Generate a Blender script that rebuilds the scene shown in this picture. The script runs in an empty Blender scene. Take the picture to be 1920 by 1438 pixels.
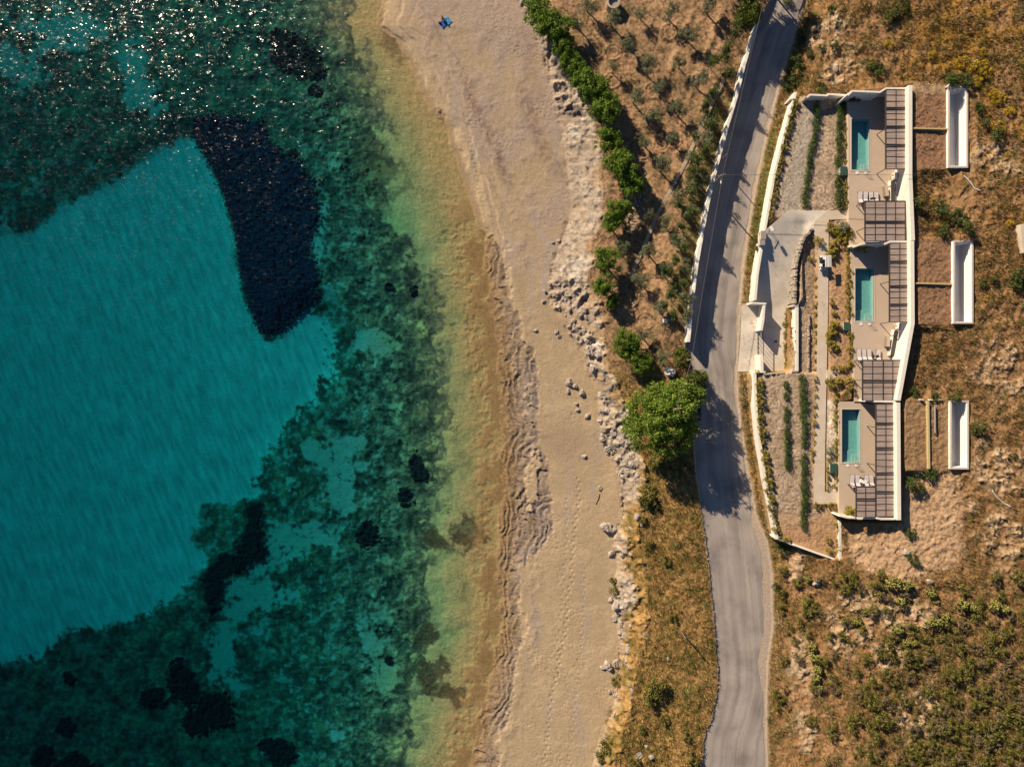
import bpy, bmesh, math, random
import numpy as np
from mathutils import Vector, Matrix
from mathutils.geometry import tessellate_polygon
random.seed(7); rng = np.random.default_rng(11)
sc = bpy.context.scene
R = math.radians

# ------------------------------------------------------------ camera, world, sun, exposure
H = 122.0                                   # drone height above the sea
cd = bpy.data.cameras.new('camera'); cam = bpy.data.objects.new('camera', cd)
sc.collection.objects.link(cam); sc.camera = cam
cd.sensor_fit = 'HORIZONTAL'; cd.sensor_width = 36; cd.lens = 24
cd.clip_start = 1; cd.clip_end = 3000
cam.location = (0, 0, H); cam.rotation_euler = (0, 0, 0)
SUN_EL = R(24.0); SX, SY = 0.65, -0.76      # ground direction in which shadows fall
w = bpy.data.worlds.new('World'); sc.world = w; w.use_nodes = True
wn = w.node_tree; bgn = wn.nodes['Background']
sky = wn.nodes.new('ShaderNodeTexSky'); sky.sky_type = 'NISHITA'; sky.sun_disc = False
sky.sun_elevation = SUN_EL; sky.dust_density = 0.1; sky.air_density = .85; sky.ozone_density = 4.0; sky.altitude = 1200; sky.sun_rotation = math.atan2(-SX, -SY)
wn.links.new(sky.outputs[0], bgn.inputs[0]); bgn.inputs[1].default_value = 0.05
sl = bpy.data.lights.new('sun', 'SUN'); sl.energy = 5.0; sl.angle = R(0.5); sl.color = (1.0, 0.82, 0.60)
so = bpy.data.objects.new('sun', sl); sc.collection.objects.link(so)
so.rotation_euler = Vector((SX, SY, -math.tan(SUN_EL))).to_track_quat('-Z', 'Y').to_euler()
so.location = (-80, 90, 60)
vs = sc.view_settings; vs.view_transform = 'Standard'; vs.look = 'None'; vs.gamma = 1; vs.exposure = 0.72
sc.cycles.max_bounces = 6; sc.cycles.transparent_max_bounces = 12
sc.cycles.caustics_reflective = False; sc.cycles.caustics_refractive = False

# ------------------------------------------------------------ image coordinates: (u, v) = image pixels, projected to world xy at height z
UC, VC = 960.0, 719.0
def P(u, v, z=0.0):
    k = (H - z) * 0.75 / 960
    return (u - UC) * k, (VC - v) * k

def _hash(ix, iy, seed):
    h = (ix.astype(np.int64) * 374761393 + iy.astype(np.int64) * 668265263 + seed * 974634777) & 0xffffffff
    h = ((h ^ (h >> 13)) * 1274126177) & 0xffffffff
    return (h ^ (h >> 16)) & 0xffffffff
def pn(x, y, seed=0):
    """gradient noise, about -0.7..0.7"""
    x0 = np.floor(x); y0 = np.floor(y); fx = x - x0; fy = y - y0
    x0 = x0.astype(np.int64); y0 = y0.astype(np.int64)
    def g(ix, iy, dx, dy):
        a = _hash(ix, iy, seed) * (2 * np.pi / 4294967296.0)
        return np.cos(a) * dx + np.sin(a) * dy
    sx = fx * fx * fx * (fx * (fx * 6 - 15) + 10); sy = fy * fy * fy * (fy * (fy * 6 - 15) + 10)
    a = g(x0, y0, fx, fy); b = g(x0 + 1, y0, fx - 1, fy)
    c = g(x0, y0 + 1, fx, fy - 1); d = g(x0 + 1, y0 + 1, fx - 1, fy - 1)
    return (a + (b - a) * sx) * (1 - sy) + (c + (d - c) * sx) * sy
def fbm(x, y, o=4, seed=0, gain=.5):
    r = 0; a = 1; t = 0
    for i in range(o):
        r = r + a * pn(x * 2 ** i + i * 17.3, y * 2 ** i - i * 9.1, seed + i); t += a; a *= gain
    return r / t * 1.6
def ridge(x, y, o=3, seed=0):
    r = 0; a = 1; t = 0
    for i in range(o):
        r = r + a * (1 - np.abs(pn(x * 2 ** i + i * 7.3, y * 2 ** i - i * 3.1, seed + i)) * 2.6); t += a; a *= .5
    return r / t
def worley(x, y, seed=0):
    """distance to the nearest and second nearest cell point, and the cell's random value"""
    ix = np.floor(x).astype(np.int64); iy = np.floor(y).astype(np.int64)
    d1 = np.full(x.shape, 9.); d2 = np.full(x.shape, 9.); cv = np.zeros(x.shape)
    for dx in (-1, 0, 1):
        for dy in (-1, 0, 1):
            cx = ix + dx; cy = iy + dy; h = _hash(cx, cy, seed)
            px = cx + (h & 0xffff) / 65536.; py = cy + ((h >> 16) & 0xffff) / 65536.
            d = np.hypot(px - x, py - y); n = d < d1
            d2 = np.where(n, d1, np.minimum(d2, d)); cv = np.where(n, (h % 1009) / 1009., cv); d1 = np.where(n, d, d1)
    return d1, d2, cv
def ss(a, b, x):
    t = np.clip((x - a) / (b - a), 0, 1); return t * t * (3 - 2 * t)

def curve(pts):
    v = [p[1] for p in pts]; u = [p[0] for p in pts]
    return lambda q: np.interp(q, v, u)
W_ = curve([(660,-400),(715,0),(708,50),(740,75),(770,120),(790,170),(812,210),(835,240),(850,290),(872,340),(888,400),(903,440),(908,480),(912,520),(925,600),(932,640),(935,700),(942,780),(945,850),(945,930),(940,990),(932,1050),(935,1120),(938,1200),(922,1260),(903,1330),(880,1438),(840,1800)])
RK_ = curve([(903,420),(925,440),(942,482),(948,530),(960,570),(978,610),(975,640),(1000,652),(1006,690),(1010,750),(1004,785),(1012,830),(1026,870),(1030,930),(1036,980),(1030,1010),(1008,1035),(990,1060),(975,1100),(972,1150),(982,1200),(965,1250),(958,1330),(938,1380),(930,1438),(900,1800)])
C_ = curve([(940,-400),(975,0),(1000,50),(1020,100),(1034,160),(1042,200),(1056,260),(1066,330),(1074,390),(1062,430),(1042,480),(1030,530),(1032,570),(1048,600),(1078,640),(1100,690),(1124,740),(1126,800),(1140,840),(1160,880),(1170,930),(1172,970),(1150,1010),(1160,1060),(1148,1110),(1158,1160),(1165,1230),(1160,1290),(1150,1340),(1130,1380),(1112,1438),(1050,1800)])
T_ = curve([(960,-400),(1000,0),(1060,100),(1110,200),(1128,300),(1130,400),(1112,450),(1106,520),(1130,600),(1142,700),(1190,800),(1206,870),(1200,930),(1192,1000),(1205,1060),(1215,1120),(1200,1200),(1185,1300),(1165,1380),(1150,1438),(1100,1800)])
RL_ = curve([(1560,-400),(1440,0),(1420,50),(1399,120),(1384,180),(1366,240),(1350,300),(1335,360),(1321,430),(1309,500),(1300,570),(1294,640),(1293,690),(1298,760),(1300,840),(1304,890),(1312,940),(1320,1000),(1330,1078),(1336,1150),(1345,1240),(1346,1290),(1334,1345),(1318,1390),(1314,1438),(1290,1800)])
RR_ = curve([(1640,-400),(1512,0),(1490,65),(1466,147),(1440,250),(1420,345),(1408,410),(1400,470),(1395,500),(1390,565),(1386,640),(1383,697),(1384,740),(1390,790),(1402,870),(1420,970),(1440,1015),(1449,1079),(1450,1180),(1441,1240),(1438,1340),(1440,1438),(1450,1800)])
GW_ = curve([(1530,-400),(1500,150),(1484,184),(1466,250),(1447,330),(1432,410),(1420,470),(1410,530),(1407,570),(1404,700),(1409,760),(1415,820),(1424,890),(1434,940),(1446,1000),(1456,1010),(1480,1080),(1500,1200),(1500,1800)])
ROAD_Z = 7.0

# ------------------------------------------------------------ object helpers
MATS = {}
def link(o): sc.collection.objects.link(o); return o
def tag(o, label=None, cat=None, group=None, kind=None):
    if label: o['label'] = label
    if cat: o['category'] = cat
    if group: o['group'] = group
    if kind: o['kind'] = kind
    return o
def empty(name, loc, label=None, cat=None, group=None, rz=0):
    o = bpy.data.objects.new(name, None); o.location = loc; o.rotation_euler = (0, 0, rz); o.empty_display_size = .3
    return tag(link(o), label, cat, group)
def np_mesh(name, V, F, mat=None, parent=None, col=None, smooth=True, uv=None):
    """V (n,3) float array, F (m,3|4) int array; col = per-vertex RGB"""
    me = bpy.data.meshes.new(name); V = np.asarray(V, dtype=np.float32); F = np.asarray(F, dtype=np.int32)
    me.vertices.add(len(V)); me.vertices.foreach_set('co', V.ravel())
    k = F.shape[1]; me.loops.add(F.size); me.loops.foreach_set('vertex_index', F.ravel())
    me.polygons.add(len(F)); me.polygons.foreach_set('loop_start', np.arange(0, F.size, k, dtype=np.int32))
    me.polygons.foreach_set('loop_total', np.full(len(F), k, dtype=np.int32))
    me.update(calc_edges=True)
    if smooth: me.polygons.foreach_set('use_smooth', np.ones(len(F), dtype=bool))
    if col is not None:
        a = me.color_attributes.new('Col', 'FLOAT_COLOR', 'POINT')
        c = np.ones((len(V), 4), dtype=np.float32); c[:, :3] = col; a.data.foreach_set('color', c.ravel())
    if uv is not None:
        l = me.uv_layers.new(name='UVMap'); l.data.foreach_set('uv', np.asarray(uv, dtype=np.float32)[F.ravel()].ravel())
    if mat: me.materials.append(mat)
    o = bpy.data.objects.new(name, me); link(o)
    if parent: o.parent = parent
    return o
class MB:
    """collects shapes; build() links them as one mesh object"""
    def __init__(s): s.v = []; s.f = []
    def add(s, vs, fs):
        n = len(s.v); s.v += [tuple(p) for p in vs]; s.f += [tuple(i + n for i in f) for f in fs]; return s
    def box(s, c, d, rz=0, taper=1.0):
        x, y, z = d[0] / 2, d[1] / 2, d[2] / 2; ca, sa = math.cos(rz), math.sin(rz); vs = []
        for zz, t in ((-z, 1), (z, taper)):
            for xx, yy in ((-x, -y), (x, -y), (x, y), (-x, y)):
                xx *= t; yy *= t; vs.append((c[0] + xx * ca - yy * sa, c[1] + xx * sa + yy * ca, c[2] + zz))
        return s.add(vs, [(3, 2, 1, 0), (4, 5, 6, 7), (0, 1, 5, 4), (1, 2, 6, 5), (2, 3, 7, 6), (3, 0, 4, 7)])
    def tube(s, a, b, r, r2=None, n=8):
        a = Vector(a); b = Vector(b); r2 = r if r2 is None else r2; d = (b - a).normalized()
        x = d.orthogonal().normalized(); y = d.cross(x); vs = []
        for p, rr in ((a, r), (b, r2)):
            for i in range(n):
                t = 2 * math.pi * i / n; vs.append(p + (x * math.cos(t) + y * math.sin(t)) * rr)
        fs = [(i, (i + 1) % n, n + (i + 1) % n, n + i) for i in range(n)] + [tuple(range(n))[::-1], tuple(range(n, 2 * n))]
        return s.add(vs, fs)
    def path(s, pts, r, n=6):
        for a, b in zip(pts[:-1], pts[1:]): s.tube(a, b, r, n=n)
        return s
    def prism(s, poly, z0, z1, holes=(), z1b=None):
        """poly: world xy list; z1 may be a list of top heights"""
        loops = [list(poly)] + [list(h) for h in holes]; off = 0; n = sum(len(l) for l in loops)
        tops = z1 if isinstance(z1, (list, tuple)) else [z1] * n
        flat = [p for l in loops for p in l]
        vs = [(p[0], p[1], z0) for p in flat] + [(p[0], p[1], t) for p, t in zip(flat, tops)]
        fs = []
        for li, l in enumerate(loops):
            m = len(l); ar = sum(l[i][0] * l[(i + 1) % m][1] - l[(i + 1) % m][0] * l[i][1] for i in range(m))
            ccw = (ar > 0) == (li == 0)
            for i in range(m):
                a, b = off + i, off + (i + 1) % m
                fs.append((a, b, n + b, n + a) if ccw else (b, a, n + a, n + b))
            off += m
        tri = tessellate_polygon([[Vector((p[0], p[1], 0)) for p in l] for l in loops])
        for t in tri:
            a, b, c = [Vector((flat[i][0], flat[i][1])) for i in t]
            if (b - a).cross(c - a) < 0: t = (t[0], t[2], t[1])
            fs.append(tuple(n + i for i in t)); fs.append((t[2], t[1], t[0]))
        return s.add(vs, fs)
    def build(s, name, mat, parent=None, smooth=False, bevel=0):
        me = bpy.data.meshes.new(name); org = Vector((0, 0, 0)); p = parent
        while p is not None: org = org + p.location; p = p.parent
        me.from_pydata([tuple(Vector(q) - org) for q in s.v], [], s.f); me.update()
        if smooth: me.polygons.foreach_set('use_smooth', [True] * len(me.polygons))
        me.materials.append(mat); o = bpy.data.objects.new(name, me); link(o)
        if parent: o.parent = parent
        if bevel:
            m = o.modifiers.new('bevel', 'BEVEL'); m.width = bevel; m.segments = 2; m.limit_method = 'ANGLE'
        return o
def dup(root, loc, rz=0, scale=1.0, label=None, group=None, rot=None):
    def cp(o, par):
        c = o.copy(); link(c); c.parent = par
        for ch in CH.get(o.name, []): cp(ch, c)
        return c
    if root.name not in CH:
        for o in bpy.data.objects:
            if o.parent is not None:
                l = CH.setdefault(o.parent.name, [])
                if o not in l: l.append(o)
        CH.setdefault(root.name, [])
    r = cp(root, None); r.location = loc; r.rotation_euler = rot if rot else (0, 0, rz)
    r.scale = (scale,) * 3 if not isinstance(scale, tuple) else scale
    if label: r['label'] = label
    if group: r['group'] = group
    return r
CH = {}

# ------------------------------------------------------------ materials
def mat(name, col, rough=.85, nz=.25, sc_=2.0, bump=0.0, bsc=8.0, col2=None, metallic=0, vcol=False, spec=.3, streak=None, det=6):
    m = bpy.data.materials.new(name); m.use_nodes = True; nt = m.node_tree; b = nt.nodes['Principled BSDF']
    b.inputs['Roughness'].default_value = rough; b.inputs['Metallic'].default_value = metallic
    b.inputs['Specular IOR Level'].default_value = spec
    tc = nt.nodes.new('ShaderNodeTexCoord'); n1 = nt.nodes.new('ShaderNodeTexNoise'); n1.inputs['Scale'].default_value = sc_
    n1.inputs['Detail'].default_value = det; n1.inputs['Roughness'].default_value = .65
    src = tc.outputs['Object']
    if streak:
        mp = nt.nodes.new('ShaderNodeMapping'); mp.inputs['Scale'].default_value = streak
        nt.links.new(src, mp.inputs[0]); src = mp.outputs[0]
    nt.links.new(src, n1.inputs['Vector'])
    mx = nt.nodes.new('ShaderNodeMix'); mx.data_type = 'RGBA'
    rp = nt.nodes.new('ShaderNodeMapRange'); rp.inputs[1].default_value = .3; rp.inputs[2].default_value = .7
    nt.links.new(n1.outputs[0], rp.inputs[0]); nt.links.new(rp.outputs[0], mx.inputs[0])
    if vcol:
        at = nt.nodes.new('ShaderNodeAttribute'); at.attribute_name = 'Col'
        lo = nt.nodes.new('ShaderNodeVectorMath'); lo.operation = 'SCALE'; lo.inputs[3].default_value = 1 - nz
        hi = nt.nodes.new('ShaderNodeVectorMath'); hi.operation = 'SCALE'; hi.inputs[3].default_value = 1 + nz
        for q, i in ((lo, 6), (hi, 7)):
            nt.links.new(at.outputs['Color'], q.inputs[0]); nt.links.new(q.outputs[0], mx.inputs[i])
    else:
        c2 = col2 if col2 else tuple(min(1, c * (1 + nz)) for c in col); c1 = col if col2 else tuple(c * (1 - nz) for c in col)
        mx.inputs[6].default_value = (*c1, 1); mx.inputs[7].default_value = (*c2, 1)
    nt.links.new(mx.outputs[2], b.inputs['Base Color'])
    if bump:
        n2 = nt.nodes.new('ShaderNodeTexNoise'); n2.inputs['Scale'].default_value = bsc; n2.inputs['Detail'].default_value = 5
        nt.links.new(src, n2.inputs['Vector']); bp = nt.nodes.new('ShaderNodeBump'); bp.inputs['Distance'].default_value = bump
        nt.links.new(n2.outputs[0], bp.inputs['Height']); nt.links.new(bp.outputs[0], b.inputs['Normal'])
    MATS[name] = m; return m
def leafmat(name, cols, trans=.25, rough=.6):
    """colour picked per leaf (random per island) between several greens"""
    m = bpy.data.materials.new(name); m.use_nodes = True; nt = m.node_tree; b = nt.nodes['Principled BSDF']
    g = nt.nodes.new('ShaderNodeNewGeometry'); cr = nt.nodes.new('ShaderNodeValToRGB'); e = cr.color_ramp.elements
    e[0].color = (*cols[0], 1); e[1].color = (*cols[-1], 1)
    for i, c in enumerate(cols[1:-1]): x = e.new((i + 1) / (len(cols) - 1)); x.color = (*c, 1)
    nt.links.new(g.outputs['Random Per Island'], cr.inputs[0]); nt.links.new(cr.outputs[0], b.inputs['Base Color'])
    b.inputs['Roughness'].default_value = rough; b.inputs['Specular IOR Level'].default_value = .25
    tr = nt.nodes.new('ShaderNodeBsdfTranslucent'); nt.links.new(cr.outputs[0], tr.inputs[0])
    ms = nt.nodes.new('ShaderNodeMixShader'); ms.inputs[0].default_value = trans
    nt.links.new(b.outputs[0], ms.inputs[1]); nt.links.new(tr.outputs[0], ms.inputs[2])
    nt.links.new(ms.outputs[0], nt.nodes['Material Output'].inputs[0]); MATS[name] = m; return m
# ------------------------------------------------------------ ground: one sheet from seabed to hillside
STEP = 1.7
def axis(lo, hi, lo2, hi2):
    a = np.arange(lo, hi, STEP); l = [lo]; s = STEP
    while l[-1] > lo2: s = min(s * 1.11, 160); l.append(l[-1] - s)
    r = [a[-1]]; s = STEP
    while r[-1] < hi2: s = min(s * 1.11, 160); r.append(r[-1] + s)
    return np.concatenate([l[:0:-1], a, r[1:]])
ua = axis(-50, 1970, -2600, 4600); va = axis(-50, 1488, -2200, 3700)
U, V = np.meshgrid(ua, va)                              # (nv, nu)
X0 = (U - UC) * .0925; Y0 = (VC - V) * .0925            # metres, for noise only
cu = np.arange(-140, 2064, 4.0); cv_ = np.arange(-140, 1580, 4.0); CUg, CVg = np.meshgrid(cu, cv_)
_fi = np.clip((ua - cu[0]) / 4, 0, len(cu) - 1.001); _fj = np.clip((va - cv_[0]) / 4, 0, len(cv_) - 1.001)
_i0 = _fi.astype(int); _j0 = _fj.astype(int); _tx = (_fi - _i0)[None, :]; _ty = (_fj - _j0)[:, None]
def up(a):
    A = a[np.ix_(_j0, _i0)]; B = a[np.ix_(_j0, _i0 + 1)]; C = a[np.ix_(_j0 + 1, _i0)]; D = a[np.ix_(_j0 + 1, _i0 + 1)]
    return (A * (1 - _tx) + B * _tx) * (1 - _ty) + (C * (1 - _tx) + D * _tx) * _ty
def sd_coarse(pts):
    """signed distance in image pixels, positive inside"""
    d = np.full(CUg.shape, 1e9); ins = np.zeros(CUg.shape, bool); n = len(pts)
    for i in range(n):
        (x1, y1), (x2, y2) = pts[i], pts[(i + 1) % n]; dx, dy = x2 - x1, y2 - y1
        t = np.clip(((CUg - x1) * dx + (CVg - y1) * dy) / (dx * dx + dy * dy + 1e-9), 0, 1)
        d = np.minimum(d, np.hypot(CUg - x1 - t * dx, CVg - y1 - t * dy))
        if y1 != y2:
            c = ((y1 > CVg) != (y2 > CVg)) & (CUg < (x2 - x1) * (CVg - y1) / (y2 - y1) + x1); ins ^= c
    return np.where(ins, d, -d)
def sd(pts): return up(sd_coarse(pts))
def rect(x0, y0, x1, y1):
    """exact signed distance of a rectangle on the full grid"""
    return np.minimum(np.minimum(U - x0, x1 - U), np.minimum(V - y0, y1 - V))
def blob(x, y, rx, ry, seed=0, wob=.25):
    d = np.hypot((U - x) / rx, (V - y) / ry); return 1 - d + wob * nM
nL = fbm(X0 / 14, Y0 / 14, 4, 1); nM = fbm(X0 / 3.2, Y0 / 3.2, 4, 5); nS = fbm(X0 / .9, Y0 / .9, 3, 9); nF = fbm(X0 / .35, Y0 / .35, 2, 13)
nM2 = fbm(X0 / 4.5 + 40, Y0 / 4.5, 4, 21); nS2 = fbm(X0 / 1.3 + 9, Y0 / 1.3, 3, 25)
rdg = ridge(X0 / 2.6, Y0 / 2.6, 4, 31); rdS = ridge(X0 / 1.0, Y0 / 1.0, 3, 35)
w1, w2, wc = worley(X0 / 1.5 + .6 * nM, Y0 / 1.5 + .6 * nM2, 3)
w1b, w2b, wcb = worley(X0 / .55 + .3 * nS, Y0 / .55, 8)
Wc = W_(V); Cc = C_(V); Tc = T_(V); Lc = RL_(V) - 11 * ss(700, 650, V) * ss(40, 60, V); Rc = RR_(V); Gc = GW_(V); Kc = RK_(V)
Wc = Wc + (nM * 14 + nS * 5) * ss(400, 470, V) + nM2 * 7 + nM * 4

# --- masks at sea (shapes of the bottom cover)
nE = nM * 16 + nS * 12 + nM2 * 12 + nF * 4
deep = sd([(-400,470),(0,450),(60,430),(120,380),(190,345),(240,320),(300,275),(335,255),(362,258),(385,290),(405,330),(425,380),(440,430),(450,500),(462,560),(485,615),(500,628),(525,622),(550,600),(580,578),(612,585),(632,640),(622,700),(580,760),(535,800),(495,860),(485,935),(440,948),(400,945),(375,965),(368,1010),(392,1060),(372,1085),(330,1115),(290,1150),(220,1178),(130,1185),(95,1225),(40,1245),(-400,1280)])
rag = .7 + 1.1 * ss(560, 700, V) * ss(400, 520, U) + .5 * ss(1050, 1150, V)
Mdeep = ss(-7, 9, deep + nE * rag)
Mdz = ss(-60, 25, deep + nM * 10)
navy = sd([(358,222),(395,212),(440,218),(492,228),(505,262),(530,290),(558,300),(585,335),(592,378),(602,400),(590,432),(582,480),(598,515),(598,558),(578,578),(552,602),(525,624),(502,629),(484,616),(462,562),(449,505),(440,432),(422,380),(402,328),(384,292),(360,256)])
Mnavy = ss(-6, 6, navy + nS * 8 + nF * 9 + nM * (4 + 10 * ss(440, 520, U)))
dark2 = sd([(503,75),(515,56),(540,53),(555,66),(578,78),(598,98),(611,130),(604,147),(572,147),(545,142),(522,132),(506,108)])
dark3 = sd([(445,942),(492,938),(500,1000),(502,1038),(472,1062),(425,1092),(402,1170),(388,1168),(372,1082),(398,1050),(436,1034),(456,990)])
Mdark = np.maximum(ss(-4, 5, dark2 + nS * 9 + nM * 8 + nF * 3), ss(-6, 9, dark3 + nM * 18 + nS * 9))
for x, y, rx, ry in ((780,878,14,28),(795,888,8,14),(760,930,15,17),(687,1002,23,24),(336,1272,24,36),(356,1298,22,28),(285,1308,24,22),(402,1330,38,38),(368,1352,30,24),(121,1361,18,19),(130,1271,11,12),(80,1418,20,26),(136,1436,32,28),(526,1412,30,28),(500,1396,18,14),(728,1236,8,9),(774,545,9,12),(729,539,9,9),(590,560,6,5),(590,168,12,12),(548,288,10,10)):
    Mdark = np.maximum(Mdark, ss(-.12, .18, blob(x, y, rx, ry, wob=.45) + .35 * nS + .2 * nF))
E_ = curve([(640,-400),(648,0),(655,60),(690,150),(705,230),(700,280),(742,330),(720,400),(770,440),(800,500),(812,540),(818,590),(815,640),(826,720),(832,760),(822,840),(815,900),(805,960),(800,1040),(790,1100),(806,1160),(782,1230),(770,1300),(758,1438),(740,1800)])
Ec = E_(V) + 16 + nM * 40 + nS * 16 + nM2 * 26
reef = ss(6, -10, U - Ec) * (1 - Mdeep)                   # rocky weed covered bottom
sandp = ss(.08, .34, nM2 * .9 + nL * .45 + nS * .3 - .04 - .45 * ss(640, 560, U) * ss(330, 260, V) - .30 * ss(1080, 1200, V) * ss(560, 420, U) - .12 )   # sand showing between the rocks
for x, y, rx, ry in ((745,345,40,30),(765,400,45,38),(800,470,40,40),(560,1000,70,28),(520,1020,40,24),(600,850,60,30),(640,880,40,30),(700,1200,30,50),(715,1260,26,30),(830,1110,26,60),(540,560,70,60),(560,660,60,50),(268,180,34,42),(250,120,26,60),(280,195,30,22),(120,60,90,40),(30,120,50,50),(660,830,40,18),(700,640,60,22),(640,930,30,60),(475,1110,60,60),(420,1230,40,80)):
    sandp = np.maximum(sandp, .85 * ss(-.15, .45, blob(x, y, rx, ry, wob=1.3) + .5 * nS + .4 * nM2))
brown = np.zeros(U.shape)
for x, y, rx, ry in ((868,998,44,34),(816,1012,24,22),(798,1200,22,26),(812,1258,36,26),(822,1290,26,20),(845,1300,22,14),(855,1315,10,12),(742,60,24,60),(700,320,50,70)):
    brown = np.maximum(brown, ss(-.1, .3, blob(x, y, rx, ry, wob=1.0) + .6 * nS + .3 * nF) * (1 if y > 900 else .6))
# --- depth
d = Wc - U + nM * 6
dep = np.interp(d, [-5,0,40,90,140,200,300,450,700,1000,1600,3600], [0,.05,.15,.42,.95,1.7,2.5,3.3,4.0,5.0,7.0,13])
dep = dep * (1 - Mdz) + (np.interp(U, [-2600,-300,0,300,640], [13,5.5,4.9,4.5,3.8]) + np.interp(V, [600, 1100, 1500], [0, .3, 1.3])) * Mdz
dep += np.interp(V, [900, 1438, 3000], [0, 1.5, 3]) * ss(700, 300, U) * (1 - Mdz) - .5 * ss(330, 60, V) * ss(500, 300, U) * (1 - Mdz)
edge = ss(-40, -6, deep)
bump_reef = (1 - .55 * ss(1.5, 3.2, dep)) * (1 - .8 * edge) * reef * (1 - .8 * sandp) * (.32 * (rdg - .4) + .5 * nM + .3 * nM2 + .16 * nS - .10 * ss(.12, .0, w2 - w1) + .04 * nF) * np.clip(dep / 1.6, .15, 1)
seaz = -dep + bump_reef + (1 - reef) * (1 - Mdeep) * (.06 * nS + .045 * nF) + Mdeep * .05 * nM + np.maximum(Mnavy, Mdark) * (.25 + .22 * nF + .2 * nS)
for sb, y0, y1 in ((1.0, 410, 560),):                     # ribs of rock close under the surface
    rib = ss(.0, .6, np.sin((V * .9 + U * .12 + nM * 14 + nS * 5) * .55)) * ss(-.3, .2, nM2) * ss(790, 860, U) * ss(10, 60, Wc - U + 10) * ss(y0, y0 + 30, V) * ss(y1, y1 - 50, V)
    seaz += .10 * rib
subr = ss(75, 20, Wc - U) * ss(-.15, .3, nM2 + .4 * nS + .12) * ss(330, 450, V); seaz += subr * (.16 + .22 * (st0 := ridge(X0 / 1.4 + nM, Y0 / 2.4, 3, 95)) - .1)
seaz = np.minimum(seaz, -.03)
# --- land profile
L = np.maximum
t1 = np.clip((U - Wc) / 45, 0, 1)
beachz = .02 + np.interp(U - Wc, [0, 12, 30, 60, 120, 300], [0, .12, .55, .8, 1.0, 1.7]) + .05 * ss(.0, .5, nM) 
cf = np.clip((U - Cc) / np.maximum(Tc - Cc, 8), 0, 1)
cliffH = 1.6 + 2.4 * np.clip((U - Cc) / 50, 0, 1)
topz = np.interp(U, [1000, 1110, 1200, 1300, 1350], [3.0, 4.4, 5.6, 6.8, 7.6])
Zl = beachz + (np.where(U > Cc, 1, 0)) * ((topz - beachz) * cf ** .8)
Zl = np.where(U > Tc, topz, Zl)
preR = topz
east = np.interp(U, [1380, 1440, 1500, 1560, 1640, 1700, 1820, 1920, 2200, 4600], [7.0, 7.3, 8.6, 10.2, 12.0, 13.0, 14.4, 15.6, 19, 40])
ea = 7.05 + (east - 7.05) * ss(0, 60, U - Rc)
wall_part = ss(700, 640, V)
Le = Lc + 2 + (nS * 2.5 + nM * 4) * ss(690, 720, V)
Zl = np.where(U > Le, ROAD_Z - .03 - .09 * ss(26, 36, Rc - U), np.where(U > Lc - 30, Zl * 1.0, Zl))
lb = np.interp(V, [0, 640, 760, 880, 1500], [7.8, 7.8, 7.08, 7.16, 7.2])
kk = ss(90, 4, Lc - U) * (U > Tc); Zl = np.where(U <= Le, Zl * (1 - kk) + lb * kk, Zl)
Zl = np.where(U > Rc - 2, ea, Zl)
# beach rock shelf
shelf = ss(-3, 4, U - (Wc - 4 + nS * 6)) * ss(4, -3, U - (Kc + nS * 7 + nM * 9)) * ss(425, 450, V)
shelf *= 1 - ss(.0, .25, blob(995, 905, 14, 52, wob=1.2) + .5 * nS) * .9
shelf *= 1 - .95 * ss(.2, .36, nM2 + .25 * nS) * ss(25, 45, U - Wc) * ss(.0, .3, nL + .2)
shelf = L(shelf, ss(-.1, .3, blob(820, 232, 16, 30)) * .9); shelf = L(shelf, ss(-.1, .3, blob(706, 30, 14, 34)) * .8)
strata = nM * .45 + nL * 1.3 + nM2 * .35 + (U - Wc) / 75; stf = strata * 3.4; st = (np.floor(stf) + ss(.85, 1, stf - np.floor(stf))) / 3.4
Zsh = .12 + .55 * np.clip((U - Wc) / 55, 0, 1) + .28 * ss(40, 4, Kc - U) + 1.25 * (st - strata) + .04 * nS + .06 * (rdS - .5) * ss(.1, .5, nM2) - .10 * ss(.03, .0, w2 - w1) + .05 * ss(.3, .9, ridge(X0 / 1.6 + .5 * nM, Y0 / .55, 2, 91))
pools_ = shelf * ss(.28, .42, nM2) * ss(70, 20, U - Wc)
Zsh = np.maximum(Zsh, .03)
# micro relief on land
sandm = ss(2, -6, U - (Cc + nM * 12)) * (U > Wc) * (1 - shelf)
foot = L(.45, ss(.1, -.3, nL)); tr = ss(-.15, .25, nM2)
Zl = Zl + sandm * (-.075 * ss(.34, .12, w1b) * tr * ss(.0, .25, nL + .1 * ss(700, 300, V)) * ss(8, 30, U - Wc) + .03 * nS + .022 * nF + .06 * nM + .05 * nL)
for k_, (a, b, amp) in enumerate(((16, 2.5, .16), (44, 4, .14), (72, 6, .10))):   # berm lines left by the swash
    off = a + nM * 6 + nL * 14; q = (U - Wc - off) / b
    Zl += sandm * amp * np.where(q < 0, ss(-1.2, 0, q), ss(9, 0, q)) * (1 if k_ < 2 else ss(500, 350, V))
def track(x_of_v, v0, v1, per=8.5, lat=2.2, r=3.0, dpt=.10):
    global Zl
    ph = V / per; k = np.floor(ph); cx = x_of_v(V) + np.where(k % 2 == 0, lat, -lat); dd = np.hypot(U - cx, (ph - k - .5) * per)
    Zl = Zl - dpt * ss(r, r * .4, dd) * (V > v0) * (V < v1) * sandm
track(curve([(1085,890),(1086,940),(1078,980),(1074,1040),(1072,1090),(1066,1110),(1060,1190),(1050,1225),(1046,1260),(1035,1300),(1024,1400),(1018,1440)]), 892, 1440)
track(curve([(1060,930),(1064,1000),(1058,1080),(1052,1150),(1044,1200)]), 930, 1240, 9.5, 2, 2.4, .08)
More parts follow.
